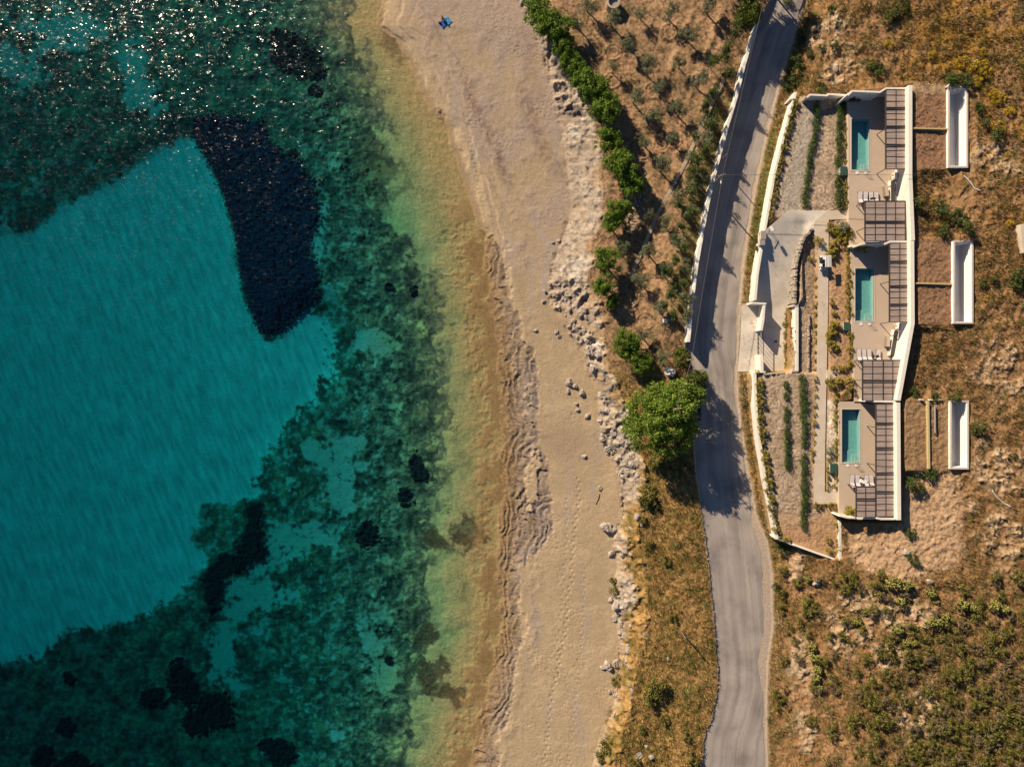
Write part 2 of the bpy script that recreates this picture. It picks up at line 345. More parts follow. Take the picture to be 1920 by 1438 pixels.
track(curve([(880,250),(893,330),(908,400)]), 170, 400, 8, 2, 2.4, .08)
track(curve([(1095,1060),(1092,1160),(1084,1260),(1076,1340),(1066,1440)]), 1060, 1440, 9, 2.3, 2.4, .08)
cliff = ss(-8, 6, U - Cc - nM * 14) * ss(14, -12, U - (Tc + nM * 26 + nS * 8))
rocky = cliff * ss(-.2, .2, nL * .8 + nM * .8 + .3 * ss(480, 520, V) * ss(720, 640, V) + .25 * ss(720, 780, V) * ss(900, 860, V) + .38 * ss(930, 1000, V))
flatR = ss(180, 260, V) * ss(540, 500, V)
Zl += np.maximum(rocky, cliff * flatR * .7) * (1 - .5 * flatR) * (1.15 * (rdg - .5) + .6 * nM + .25 * (rdS - .5) + .35 * (wc - .5) * ss(0, .2, w2 - w1) + .06 * nF)
scrub = (U > Tc) * (U <= Lc + 2); Zl += scrub * (.24 * nM + .16 * nS + .07 * nF) * ss(0, 10, Lc - U)
gul = sd([(1175,310),(1215,300),(1222,380),(1195,440),(1170,440),(1160,400)]); Zl -= .5 * ss(-6, 14, gul)
hill = (U > Gc) * 1.0; eastm = ss(2, 10, U - Rc)
Zl += eastm * (.16 * nS + .08 * nF + (.42 * nM * ss(6, 40, U - Rc) + .25 * (rdg - .5) * ss(20, 60, U - Rc)) * (1 - .75 * ss(.0, .3, blob(1720, 990, 130, 110))))
for x, y in ((1117,95),(1172,455),(1243,418),(1275,455),(1210,602),(1208,638),(1240,270),(1205,290),(1262,262),(1148,150),(1255,60),(1150,98),(1225,170),(1183,560)):
    q_ = np.hypot(U - x, V - y) + nM * 3; Zl += .16 * (np.exp(-((q_ - 15) / 2.2) ** 2) + .8 * np.exp(-((q_ - 9) / 1.8) ** 2)) * (U > Tc)
for a_, b__ in ((1300, 20), (1330, 90)): Zl += .25 * np.exp(-(((U - a_) * .93 + (V - b__) * .36) / 6) ** 2) * ss(0, 20, V - 10) * ss(220, 180, V) * (U < Lc - 15)
Zl -= .5 * ss(-6, 10, sd([(1512,-60),(1500,40),(1490,100),(1470,160),(1462,190),(1478,190),(1505,120),(1512,80),(1530,40),(1545,-60)]))
# --- graded plots: (outline, height)
GARD = [(1484,184),(1592,176),(1592,395),(1595,460),(1600,700),(1570,750),(1573,972),(1578,1045),(1560,1046),(1456,1012),(1446,1000),(1434,940),(1424,890),(1415,820),(1409,760),(1404,700),(1480,697),(1492,572),(1496,430),(1480,398),(1432,430),(1447,330),(1466,250)]
sg = sd(GARD); mg = ss(-3, 3, sg)
gz = np.interp(U - Gc, [0, 14, 60, 120, 175], [9.0, 9.1, 9.5, 10.1, 10.5])
gravn = .10 * nS2 + .10 * nF
Zl = Zl * (1 - mg) + (gz + gravn * ss(3, 9, sg)) * mg
DRV = [(1384,697),(1388,640),(1391,572),(1408,568),(1416,500),(1432,432),(1480,396),(1592,394),(1592,412),(1556,412),(1556,946),(1574,946),(1574,928),(1526,942),(1528,700),(1534,560),(1535,462),(1522,432),(1514,438),(1503,460),(1494,520),(1494,560),(1478,574),(1478,697)]
sdv = sd(DRV); mdv = ss(-2, 3, sdv)
def drive_z(u, v):
    a = np.interp(v, [395, 430, 470, 520, 572, 600, 1000], [10.2, 9.6, 8.9, 8.1, 7.35, 7.15, 7.05])
    b = np.interp(u, [1492, 1520, 1560, 1600], [0, 1, 1, 1]) * (1 if np.isscalar(u) else np.ones_like(u))
    top = np.interp(v, [395, 430, 1000], [10.25, 10.3, 10.3])
    path = np.clip((u - 1508) / 14, 0, 1); r = a * (1 - path) + top * path
    up_ = np.clip((420 - v) / 20, 0, 1) * np.clip((u - 1470) / 40, 0, 1)
    return r * (1 - up_) + (10.25) * up_
Zl = Zl * (1 - mdv) + (drive_z(U, V) - .14) * mdv
# raised bed between drive and path, right of the dry-stone wall
bed = sd([(1514,434),(1533,462),(1533,700),(1494,700),(1494,572),(1504,560),(1502,500),(1506,462)]); mb_ = ss(-2, 3, bed); Zl = Zl * (1 - mb_) + (9.3 + gravn) * mb_
# house plots: soil roofs behind the parapet wall, yards in front
BASE = Zl.copy()
soilr = np.zeros(U.shape)
for x0, y0, x1, y1, z in ((1706,158,1780,318,14.1),(1712,449,1788,609,14.1),(1684,750,1784,882,14.1)):
    r_ = rect(x0, y0, x1, y1); m_ = ss(-8, 1, r_); Zl = Zl * (1 - m_) + (z + .12 * nS + .1 * nF + .12 * nM) * m_; soilr = L(soilr, ss(-1, 1, r_))
# ground around the plots rises to the parapet
m_ = ss(-30, 6, sd([(1700,300),(1716,300),(1722,450),(1716,450)])) ; Zl = Zl * (1 - m_) + 13.9 * m_
# position grid from a smooth version of the heights, so that steep steps stay upright
def smooth(a, n=7, it=2):
    for _ in range(it):
        for ax in (0, 1):
            c = np.cumsum(np.pad(a, [(n, n) if i == ax else (0, 0) for i in (0, 1)], mode='edge'), axis=ax)
            a = (c.take(range(2 * n, c.shape[ax]), ax) - np.concatenate([np.zeros_like(c.take([0], ax)), c.take(range(0, c.shape[ax] - 2 * n - 1), ax)], ax)) / (2 * n + 1)
    return a
ms = ss(-2, 2, U - Wc + nS * 2)
Zland = np.maximum(Zl, .03) * (1 - shelf) + Zsh * shelf
Z = np.where(U < Wc + nS * 2, seaz, Zland)
Z = seaz * (1 - ms) + Zland * ms
Zs = smooth(np.clip(Z, -15, 30)); Zs = Zs[:U.shape[0], :U.shape[1]]
k_ = (H - Zs) * .75 / 960; GX = (U - UC) * k_; GY = (VC - V) * k_
# yards / pits are cut straight down
cut = Z.copy()
for poly, z in (([(1592,176),(1708,160),(1716,452),(1720,600),(1694,750),(1696,980),(1574,980),(1570,754),(1598,750),(1594,462)], 9.6),):
    m_ = ss(-1, 3, sd(poly)); cut = cut * (1 - m_) + np.minimum(cut, z) * m_
for x0, y0, x1, y1 in ((1779,163,1813,314),(1789,454,1823,606),(1783,752,1815,879)):
    m_ = rect(x0, y0, x1 + 1, y1) > 0; cut = np.where(m_, 9.4, cut)
m_ = ss(-1.5, 1.5, rect(1592, 158, 1705, 470) )
Z = cut
# ------------------------------------------------------------ ground colour (surface materials, with some light and shade painted in)
def c3(*c): return np.array(c)[None, None, :]
def mx(a, b, m): return a + (b - a) * np.clip(m, 0, 1)[..., None]
one = np.ones(U.shape)[..., None]
# sea bottom
C = one * c3(.33, .275, .125)
C = mx(C, c3(.33, .225, .10), ss(150, 30, Wc - U) * .8)
C = mx(C, c3(.42, .40, .14), ss(.0, .6, nM2) * ss(50, 130, Wc - U) * .4)
C = mx(C, c3(.45, .49, .45), Mdeep)
caustic = fbm((X0 * .93 + Y0 * .37) / .8, (-X0 * .37 + Y0 * .93) / 4.0, 3, 77)       # light and dark caustic bands of the waves, painted into the sand colour
C = C * (1 + .42 * Mdeep * caustic + .10 * Mdeep * nM - .10 * Mdeep * nL)[..., None]
C = C * (1 - .32 * ss(.0, .5, nM + nS * .5) * (1 - Mdeep) * (1 - reef) * ss(30, 80, Wc - U))[..., None]
C = C * (1 + .30 * (1 - Mdeep) * (1 - reef) * (nS * .5 + nF * .6))[..., None]  # brightness mottle in the shallows imitates light lensed by surface waves
weed = c3(.06, .058, .042)
C = mx(C, c3(.27, .31, .27), ss(1.2, 2.4, dep) * (1 - Mdeep))
C = mx(C, weed * (1 + 1.1 * np.clip(nM + nS * .8, -.7, 1.2))[..., None], reef * (1 - sandp) * (.98 - .62 * (1 - .75 * ss(640, 540, U) * ss(330, 260, V) - .6 * ss(1080, 1200, V) * ss(560, 420, U)) * ss(.0, .42, nS2 * .8 + nM * .7 + .25 * nF)))
C = mx(C, c3(.16, .11, .05) * (1 + nS)[..., None], reef * (1 - sandp) * ss(.1, .5, nM) * ss(.0, .4, nL + .2) * .8)
C = mx(C, c3(.20, .17, .09) * (1 + .6 * nS)[..., None], reef * (1 - sandp) * ss(-.1, .6, rdg * .7 + nM2 * .6 - .35) * .75)
C = mx(C, c3(.02, .022, .02), reef * ss(.10, .02, w2 - w1) * .5 * (1 - sandp) * ss(-.3, .3, nM2 + .1))
C = mx(C, c3(.02, .022, .02), reef * ss(-.25, -.6, nS + nM * .5) * .7)
C = mx(C, c3(.07, .042, .022) * (1 + .8 * nF + .5 * nS)[..., None], brown * .92)
C = mx(C, c3(.20, .18, .09), (1 - reef) * (1 - Mdeep) * ss(40, 90, Wc - U) * ss(.05, .5, nM2 * .8 + nS * .5) * .6)
crk = ss(.05, .0, np.abs(nM + .1 * nS)) * ss(.1, .4, nL) * (1 - reef) * (1 - Mdeep); C = mx(C, c3(.10, .08, .05), crk * ss(20, 60, Wc - U) * .8)
C = mx(C, c3(.004, .011, .03) * (1 + .8 * nF + .6 * nS)[..., None], Mnavy); C = mx(C, c3(.004, .008, .010) * (1 + .8 * nF)[..., None], Mdark)  # blue of light scattered in the water is painted into the seagrass
C = mx(C, c3(.20, .125, .055) * (1 + .4 * nS + .4 * nF)[..., None], subr * .75)
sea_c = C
# sand
S = one * c3(.40, .305, .195) * (1 + .12 * nM + .08 * nS + .09 * nF + .08 * nL)[..., None]
grey = ss(-.15, .45, nL * .8 + nM * .5 + .25 * ss(520, 300, V)) * ss(640, 420, V) * ss(14, 60, U - Wc)
S = mx(S, c3(.34, .265, .225) * (1 + .16 * nF + .1 * nS)[..., None], grey * .75)
S = mx(S, c3(.37, .26, .15), ss(20, 4, U - Wc + nM * 12) * .7)
S = mx(S, c3(.335, .285, .255), ss(.1, .5, fbm(X0 / 2.2, Y0 / 16, 3, 131)) * .45)
damp = ss(24, 0, U - Wc + nM * 6) * ss(-.5, .3, nL); S = S * (1 - .22 * damp)[..., None]
def band(cur, wdt, v0, v1, fr=1.0):
    q = np.abs(U - cur(V) - nM * 9 * fr - nS * 4) / wdt; return ss(1.2, .2, q) * ss(v0 - 15, v0 + 15, V) * ss(v1 + 15, v1 - 15, V)
wrk = L(band(curve([(868,140),(885,190),(912,240),(935,300),(958,360)]), 12, 140, 350), band(curve([(975,160),(990,200),(1002,240),(1020,280),(1045,330)]), 20, 160, 330) * .9)
wrk = L(wrk, band(curve([(780,0),(800,30),(840,90),(870,130)]), 5, 0, 140) * .6); wrk = L(wrk, band(curve([(990,120),(1010,180)]), 16, 60, 190) * .5)
wrk = L(wrk, band(curve([(905,320),(940,380)]), 4, 320, 420) * .5)
S = mx(S, c3(.20, .135, .11) * (1 + .5 * nF)[..., None], wrk * ss(-.5, .4, nS + nF * .6) * .85)
bnd = band(curve([(995,400),(1015,430),(1030,470),(1020,520)]), 10, 400, 560); S = mx(S, c3(.36, .30, .28), bnd * .6)
S = mx(S, c3(.31, .235, .165), ss(-.1, .5, blob(1060, 830, 55, 45, wob=.5)) * .55 + ss(-.1, .5, blob(1080, 620, 60, 30, wob=.5)) * .2)
pebs = ss(.16, .05, w1b) * (wcb > .80) * ss(-.1, .3, nL + .1 * ss(500, 200, V)); S = mx(S, c3(.22, .17, .14), pebs * .6 * sandm)
# beach rock
K = one * c3(.26, .195, .135) * (1 + .22 * nM + .2 * nS + .2 * nF)[..., None]
K = mx(K, c3(.275, .225, .20), ss(-.3, .3, nM2 + nL * .5) * ss(20, 60, U - Wc) * .85)
K = mx(K, c3(.28, .18, .08), ss(34, 0, U - Wc + nM * 24) * .75); K = mx(K, c3(.10, .08, .06), ss(.86, .97, stf - np.floor(stf)) * .55)  # dark lines at the plate steps: contact shade put into the colour
K = mx(K, c3(.13, .10, .07), ss(.10, .0, w2 - w1) * .4 + ss(.25, -.1, rdS - .1) * .3)
K = mx(K, c3(.17, .12, .06), pools_ * .8)
# cliff rock
Rk = one * c3(.33, .27, .21) * (1 + .2 * nM + .25 * nS + .2 * nF)[..., None]
Rk = mx(Rk, c3(.50, .46, .41), ss(.15, .55, nM2 + nS * .4) * .6); Rk = mx(Rk, c3(.26, .22, .20), ss(.1, .5, -nM2 + nS * .3) * .55)
Rk = mx(Rk, c3(.10, .085, .085), ss(.05, .5, blob(1066, 212, 26, 16, wob=1.0) + .4 * nS) * .8)
Rk = Rk * (1 - .35 * ss(.1, -.4, nS + nM * .5))[..., None]
# soil and dry growth
def dry(o1, o2, g, seed):
    a = fbm(X0 / 5.5 + seed, Y0 / 5.5, 4, 60 + seed); b = fbm(X0 / 1.1 + seed, Y0 / 1.1, 3, 80 + seed)
    q = mx(one * c3(*o1), one * c3(*o2), ss(-.4, .4, a + b * .6)); q = mx(q, one * c3(*g), ss(.0, .6, b + a * .4 + .1 * nF))
    return q * (1 + .28 * nF + .15 * nS)[..., None]
G1 = dry((.32, .20, .115), (.235, .15, .085), (.14, .105, .055), 3)           # orange earth of the grove
G1 = mx(G1, c3(.42, .27, .15), ss(.1, .5, nM2) * .5); G1 = mx(G1, c3(.36, .16, .06), ss(620, 560, U - 560) * 0)
G2 = dry((.34, .205, .08), (.21, .135, .045), (.085, .085, .02), 7) * (1 + .3 * nM + .2 * nS)[..., None]             # dry grass bank
G2 = mx(G2, c3(.115, .125, .035), ss(.15, .6, nM + nL * .4) * .6)
G3 = dry((.29, .17, .085), (.22, .12, .052), (.10, .09, .032), 11)        # hillside
G3 = mx(G3, c3(.36, .20, .035), ss(-.15, .4, nM2 + nL * .5) * ss(480, 60, V) * ss(1540, 1750, U) * .8)
G3 = mx(G3, c3(.38, .18, .07), ss(.05, .4, nM) * ss(-.2, .3, nL) * .6)
G3 = mx(G3, c3(.10, .105, .04), ss(.1, .5, nM + nS * .4) * .55 * L(ss(300, 100, V), ss(950, 1200, V)))
pale = np.zeros(U.shape)
for x, y, rx, ry in ((1555,75,45,55),(1580,130,50,30),(1620,1140,70,40),(1700,1150,60,50),(1590,1180,45,60),(1500,1250,26,75),(1480,1060,25,40),(1510,1370,20,50),(1660,1230,40,30),(1700,1020,70,50),(1750,980,80,80),(1880,1010,40,70),(1860,300,60,40),(1880,690,60,60),(1720,1340,50,60),(1870,880,60,50),(1640,1030,60,30)):
    pale = L(pale, ss(-.2, .6, blob(x, y, rx, ry, wob=.9)))
G3 = mx(G3, c3(.45, .345, .235) * (1 + .3 * nS + .2 * nF)[..., None], pale * ss(-.5, .5, nS + nM) * .7)
exc = ss(-10, 14, sd([(1585,985),(1640,1000),(1692,985),(1695,890),(1800,880),(1812,960),(1800,1060),(1700,1090),(1600,1060)]) + nM * 14)
hillP = np.clip(pale, 0, 1) * ss(-.5, .4, nS + nM) * (U > Gc + 4) * ss(-1, -8, sg) * (1 - ss(-8, 0, rect(1590, 150, 1830, 885))) * (1 - exc)
G3 = mx(G3, c3(.42, .28, .17) * (1 + .15 * nM + .2 * nF)[..., None], exc * .85)
gul2 = ss(-.2, .4, blob(1480, 100, 12, 80)) * 0
Gd = dry((.38, .29, .21), (.31, .235, .165), (.24, .18, .115), 17) * (1 + .35 * nF)[..., None]            # gravelly garden beds
Gd = mx(Gd, c3(.33, .285, .235) * (1 + .4 * nF)[..., None], ss(30, 8, np.abs(U - Gc - 45)) * ss(460, 400, V))
Gd = mx(Gd, c3(.40, .235, .12), L(ss(1500, 1570, U) * ss(400, 460, V) * ss(1040, 960, V), ss(940, 1000, V)) * .8)
stn = ss(-1, 3, sd([(1549,750),(1572,740),(1572,925),(1549,925)])); Gd = mx(Gd, one * c3(.52, .44, .34) * (.75 + .8 * wcb * ss(.02, .2, w2b - w1b))[..., None], stn)
So = one * c3(.25, .145, .085) * (1 + .3 * nS + .3 * nF + .1 * nM)[..., None]
So = mx(So, c3(.31, .215, .10), ss(740, 760, V) * ss(-.5, .4, nS) * .7); So = mx(So, c3(.36, .25, .15), ss(182, 166, V + nS * 4))
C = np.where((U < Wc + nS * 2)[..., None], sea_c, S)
C = mx(C, K, shelf * ms); C = mx(C, Rk, rocky)
C = mx(C, mx(mx(G1, c3(.40, .30, .20), one[..., 0] * .45), c3(.31, .265, .22) * (1 + .35 * nS + .3 * nF)[..., None], flatR * ss(-.3, .3, nM2 + .2) * .8), cliff * (1 - rocky) * ss(-.3, .2, nM + .1 + flatR * .5))
gv = ss(-14, 10, U - Tc + 26 * ss(920, 980, V) - nM * 24 - nS * 10); gbank = ss(640, 760, V + nM * 30)
C = mx(C, mx(G1, G2, gbank), gv); C = mx(C, c3(.50, .50, .50), ss(0, 10, gul) * (wcb > .45) * ss(.35, .2, w1b) * .8)
C = mx(C, c3(.115, .13, .04) * (1 + nF * .5)[..., None], (U < Lc + 2) * ss(50, 14, Lc - U + nM * 16) * ss(150, 220, V) * ss(640, 560, V) * .6)
C = mx(C, one * c3(.42, .34, .26) * (1 + .2 * nF)[..., None], (U > Lc - 1) * 1.0); vg = ss(-2, 5, U - Rc - nS * 3)
C = mx(C, mx(G2, one * c3(.40, .28, .17), ss(-.2, .4, nM) * .6), vg)
C = mx(C, c3(.09, .12, .025), vg * ss(14, 4, np.abs(U - Rc - 12)) * ss(190, 260, V) * ss(570, 420, V) * ss(-.5, .2, nM2) * .8)
C = mx(C, G3, L(ss(2, 10, U - Gc) * ss(-1, -6, sg), L(ss(165, 150, V) * ss(10, 30, U - Rc), ss(1060, 1075, V) * ss(4, 20, U - Rc))))
C = mx(C, G3, ss(1712, 1722, U)); C = mx(C, Gd, ss(-1, 2, sg)); C = mx(C, Gd, ss(-1, 2, bed)); C = mx(C, So, soilr)
C = np.clip(C, .002, .85)
Z = Z - .03 * exc * ss(.3, .7, np.abs(np.sin(U * .22 + V * .05 + nM * 2))) * (1 if True else 0) + exc * (.05 * (rdg - .5) + .05 * nS)
Z = Z + hillP * (.55 * (rdg - .45) + .2 * (rdS - .5))
nv, nu = U.shape; idx = np.arange(nv * nu).reshape(nv, nu)
F = np.stack([idx[:-1, :-1], idx[1:, :-1], idx[1:, 1:], idx[:-1, 1:]], -1).reshape(-1, 4)
M_ground = mat('ground_cover', (.4, .3, .2), rough=.95, nz=.16, sc_=3.5, bump=.05, bsc=4.5, vcol=True, spec=.1)
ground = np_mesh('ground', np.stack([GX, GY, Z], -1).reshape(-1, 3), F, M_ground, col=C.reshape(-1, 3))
tag(ground, 'sandy sea bottom, beach, rock shelf, dry earth and hillside', kind='structure')
def hz(u, v):
    """ground height at image pixel (u, v)"""
    i = int(np.clip(np.searchsorted(ua, u) - 1, 0, nu - 2)); j = int(np.clip(np.searchsorted(va, v) - 1, 0, nv - 2))
    return float(Z[j:j + 2, i:i + 2].mean())
def at(u, v, dz=0.0, crown=0.0):
    """world point on the ground whose top (crown m above it) appears at image pixel (u, v)"""
    z = hz(u, v)
    for _ in range(3):
        x, y = P(u, v, z + crown); uu, vv = UC + x / ((H - z) * .75 / 960), VC - y / ((H - z) * .75 / 960); z = hz(uu, vv)
    return Vector((x, y, z + dz))

# ------------------------------------------------------------ sea: a closed body of water over the seabed
m = bpy.data.materials.new('sea_water'); m.use_nodes = True; nt = m.node_tree; nt.nodes.remove(nt.nodes['Principled BSDF'])
out = nt.nodes['Material Output']; N = nt.nodes.new; LK = nt.links.new
tc = N('ShaderNodeTexCoord'); mp = N('ShaderNodeMapping'); mp.inputs['Rotation'].default_value = (0, 0, R(-20)); mp.inputs['Scale'].default_value = (1, 1.7, 1)
LK(tc.outputs['Object'], mp.inputs[0])
def wave(scale, dist, prev=None, det=2):
    n_ = N('ShaderNodeTexNoise'); n_.inputs['Scale'].default_value = scale; n_.inputs['Detail'].default_value = det
    LK(mp.outputs[0], n_.inputs['Vector']); b_ = N('ShaderNodeBump'); b_.inputs['Distance'].default_value = dist
    LK(n_.outputs[0], b_.inputs['Height'])
    if prev: LK(prev.outputs[0], b_.inputs['Normal'])
    return b_
# the surface is a field of small tilted wavelets; a few of them catch the sun
def vor(scale, off):
    v_ = N('ShaderNodeTexVoronoi'); v_.inputs['Scale'].default_value = scale; m2 = N('ShaderNodeVectorMath'); m2.operation = 'ADD'; m2.inputs[1].default_value = (off, off * .7, 0)
    LK(mp.outputs[0], m2.inputs[0]); LK(m2.outputs[0], v_.inputs['Vector']); s2 = N('ShaderNodeVectorMath'); s2.operation = 'SUBTRACT'; s2.inputs[1].default_value = (.5, .5, .5); LK(v_.outputs['Color'], s2.inputs[0]); return s2
ad = N('ShaderNodeVectorMath'); ad.operation = 'ADD'; LK(vor(5.6, 0).outputs[0], ad.inputs[0]); LK(vor(1.6, 5.3).outputs[0], ad.inputs[1])
ml = N('ShaderNodeVectorMath'); ml.operation = 'MULTIPLY'; gn = N('ShaderNodeTexNoise'); gn.inputs['Scale'].default_value = .07; gn.inputs['Detail'].default_value = 3; LK(tc.outputs['Object'], gn.inputs['Vector']); gr_ = N('ShaderNodeMapRange'); gr_.inputs[1].default_value = .35; gr_.inputs[2].default_value = .68; gr_.inputs[3].default_value = .25; gr_.inputs[4].default_value = .298; LK(gn.outputs[0], gr_.inputs[0])
gx_ = N('ShaderNodeCombineXYZ'); LK(gr_.outputs[0], gx_.inputs[0]); LK(gr_.outputs[0], gx_.inputs[1]); LK(ad.outputs[0], ml.inputs[0]); LK(gx_.outputs[0], ml.inputs[1])
b2 = N('ShaderNodeVectorMath'); b2.operation = 'ADD'; b2.inputs[1].default_value = (0, 0, 1); LK(ml.outputs[0], b2.inputs[0]); b3 = N('ShaderNodeVectorMath'); b3.operation = 'NORMALIZE'; LK(b2.outputs[0], b3.inputs[0]); b2 = b3
gl = N('ShaderNodeBsdfGlossy'); gl.inputs['Roughness'].default_value = .20; LK(b2.outputs[0], gl.inputs['Normal'])
tp = N('ShaderNodeBsdfTransparent'); fr = N('ShaderNodeFresnel'); fr.inputs[0].default_value = 1.333
ge_ = N('ShaderNodeNewGeometry'); fm_ = N('ShaderNodeMath'); fm_.operation = 'SUBTRACT'; fm_.use_clamp = True; LK(fr.outputs[0], fm_.inputs[0]); LK(ge_.outputs['Backfacing'], fm_.inputs[1]); ms_ = N('ShaderNodeMixShader'); LK(fm_.outputs[0], ms_.inputs[0]); LK(tp.outputs[0], ms_.inputs[1]); LK(gl.outputs[0], ms_.inputs[2]); LK(ms_.outputs[0], out.inputs[0])
va_ = N('ShaderNodeVolumeAbsorption'); va_.inputs[0].default_value = (0.0, .785, .825, 1); va_.inputs[1].default_value = .42; LK(va_.outputs[0], out.inputs['Volume'])
mb = MB(); mb.box((-20, 0, -9), (700, 640, 18)); sea = mb.build('sea_water', m)
tag(sea, 'clear turquoise sea water with small ripples and sun glints', kind='structure')
# ------------------------------------------------------------ road, drive, paths
def pp(pts, z): return [P(u, v, z) for u, v in pts]
def strip(name, xl, xr, vs_, zf, m, n=10, drop=None):
    Vv = []; uvs = []; t = 0; prev = None
    for v in vs_:
        a = xl(v); b = xr(v)
        for i in range(n + 1):
            u = a + (b - a) * i / n; z = zf(u, v); x, y = P(u, v, z); Vv.append((x, y, z))
            if i == 0:
                if prev is not None: t += math.hypot(x - prev[0], y - prev[1])
                prev = (x, y); x0, y0 = x, y
            uvs.append((math.hypot(x - x0, y - y0), t))
    Fq = [(r * (n + 1) + i, (r + 1) * (n + 1) + i, (r + 1) * (n + 1) + i + 1, r * (n + 1) + i + 1) for r in range(len(vs_) - 1) for i in range(n)]
    return np_mesh(name, Vv, Fq, m, uv=uvs)
# asphalt: old, worn, pale; wheel lines, a long tar seam and cracks run along it
m = bpy.data.materials.new('asphalt'); m.use_nodes = True; nt = m.node_tree; b = nt.nodes['Principled BSDF']; b.inputs['Roughness'].default_value = .9
b.inputs['Specular IOR Level'].default_value = .2; N = nt.nodes.new; LK = nt.links.new
uvn = N('ShaderNodeUVMap'); uvn.uv_map = 'UVMap'
def ns(scale, det, mapscale, src=None):
    mp = N('ShaderNodeMapping'); mp.inputs['Scale'].default_value = mapscale; LK(uvn.outputs[0], mp.inputs[0]); n = N('ShaderNodeTexNoise')
    n.inputs['Scale'].default_value = scale; n.inputs['Detail'].default_value = det; LK(mp.outputs[0], n.inputs['Vector']); return n.outputs[0]
def ramp(s, stops):
    r = N('ShaderNodeValToRGB'); e = r.color_ramp.elements; e[0].position, e[0].color = stops[0][0], (*stops[0][1], 1); e[1].position, e[1].color = stops[-1][0], (*stops[-1][1], 1)
    for p_, c_ in stops[1:-1]: x = e.new(p_); x.color = (*c_, 1)
    LK(s, r.inputs[0]); return r.outputs[0]
def mul(a, b_, f=1.0):
    x = N('ShaderNodeMix'); x.data_type = 'RGBA'; x.blend_type = 'MULTIPLY'; x.inputs[0].default_value = f; LK(a, x.inputs[6]); LK(b_, x.inputs[7]); return x.outputs[2]
base = ramp(ns(1.0, 4, (.9, .035, 1)), [(.3, (.26, .23, .21)), (.5, (.34, .30, .27)), (.7, (.41, .36, .32))])
base = mul(base, ramp(ns(1.0, 5, (.25, .2, 1)), [(.3, (.68, .68, .70)), (.5, (1, 1, 1)), (.7, (1.15, 1.13, 1.1))]))
base = mul(base, ramp(ns(14, 3, (1, 1, 1)), [(.3, (.9, .9, .9)), (.7, (1.08, 1.08, 1.08))]))
def line(pos, wd, amp, sc_, f):
    """thin dark line at distance pos across the road, wandering"""
    sx = N('ShaderNodeSeparateXYZ'); LK(uvn.outputs[0], sx.inputs[0]); q = ns(1, 3, (0, sc_, 1)); a = N('ShaderNodeMath'); a.operation = 'MULTIPLY_ADD'
    a.inputs[1].default_value = amp; a.inputs[2].default_value = pos - amp * .5; LK(q, a.inputs[0]); s_ = N('ShaderNodeMath'); s_.operation = 'SUBTRACT'
    LK(sx.outputs[0], s_.inputs[0]); LK(a.outputs[0], s_.inputs[1]); ab = N('ShaderNodeMath'); ab.operation = 'ABSOLUTE'; LK(s_.outputs[0], ab.inputs[0])
    return ramp(ab.outputs[0], [(0, (f,) * 3), (wd, (1, 1, 1))])
base = mul(base, line(6.3, .05, 2.4, .03, .6)); base = mul(base, line(3.4, .55, .8, .02, .88)); base = mul(base, line(5.7, .4, .8, .02, .9)); base = mul(base, line(7.4, .04, .9, .12, .7), .7)
LK(base, b.inputs['Base Color']); bp = N('ShaderNodeBump'); bp.inputs['Distance'].default_value = .02; LK(ns(20, 3, (1, 1, 1)), bp.inputs['Height']); LK(bp.outputs[0], b.inputs['Normal'])
M_asph = m
rng_r = np.random.default_rng(3); jit = {v: rng_r.normal() * 1.1 for v in range(-400, 1804, 4)}
road = strip('road', lambda v: RL_(v) - 11 * float(ss(700, 650, v)) * float(ss(40, 60, v)) + (jit[v] * .8 if v > 700 else 0), lambda v: RR_(v) - 7 - 12 * float(ss(940, 1010, v)) * float(ss(1330, 1250, v)) + 1.5 * math.sin(v * .05) + .8 * math.sin(v * .17 + 1), range(-400, 1804, 4), lambda u, v: ROAD_Z + .02 * math.sin(v * .02), M_asph, 12)
tag(road, 'worn pale grey asphalt road between the bank and the garden wall', kind='structure')
M_conc = mat('pale_concrete', (.52, .43, .33), rough=.85, nz=.14, sc_=.5, bump=.01, bsc=12, col2=(.64, .55, .44), det=8)
M_drive = mat('drive_concrete', (.50, .44, .37), rough=.85, sc_=.28, bump=.01, bsc=10, col2=(.72, .66, .57), det=9)
dl = curve([(1478,395),(1434,432),(1416,500),(1408,566),(1391,571),(1388,640),(1383,697)]); dr = curve([(1556,395),(1554,412),(1523,431),(1514,438),(1503,460),(1494,500),(1488,562),(1479,574),(1476,697)])
drv = strip('driveway', dl, dr, [395 + i * 3.02 for i in range(101)], lambda u, v: drive_z(u, v) + .0, M_drive, 16)
tag(drv, 'curved concrete driveway running up from the road behind the cream wall', kind='structure')
pth = strip('garden_path', curve([(1553,395),(1528,415),(1524,430),(1534,462),(1534,560),(1531,700),(1526,923),(1526,947)]), curve([(1592,395),(1592,411),(1554,412.5),(1553,560),(1550,700),(1547,850),(1546.5,922),(1574,923.5),(1574,945)]),
    [395, 400, 405, 411, 412.5] + [414 + i * 6 for i in range(84)] + [922, 923.5, 930, 938, 945], lambda u, v: 10.32, M_conc, 6)
tag(pth, 'pale concrete garden path between the planted beds', kind='structure')
mb = MB().prism(pp([(1551,694),(1603,694),(1603,713),(1550,713)], 10.42), 10.0, 10.42); o = mb.build('side_path', M_conc); tag(o, 'short pale path from the garden path to the middle terrace', kind='structure')

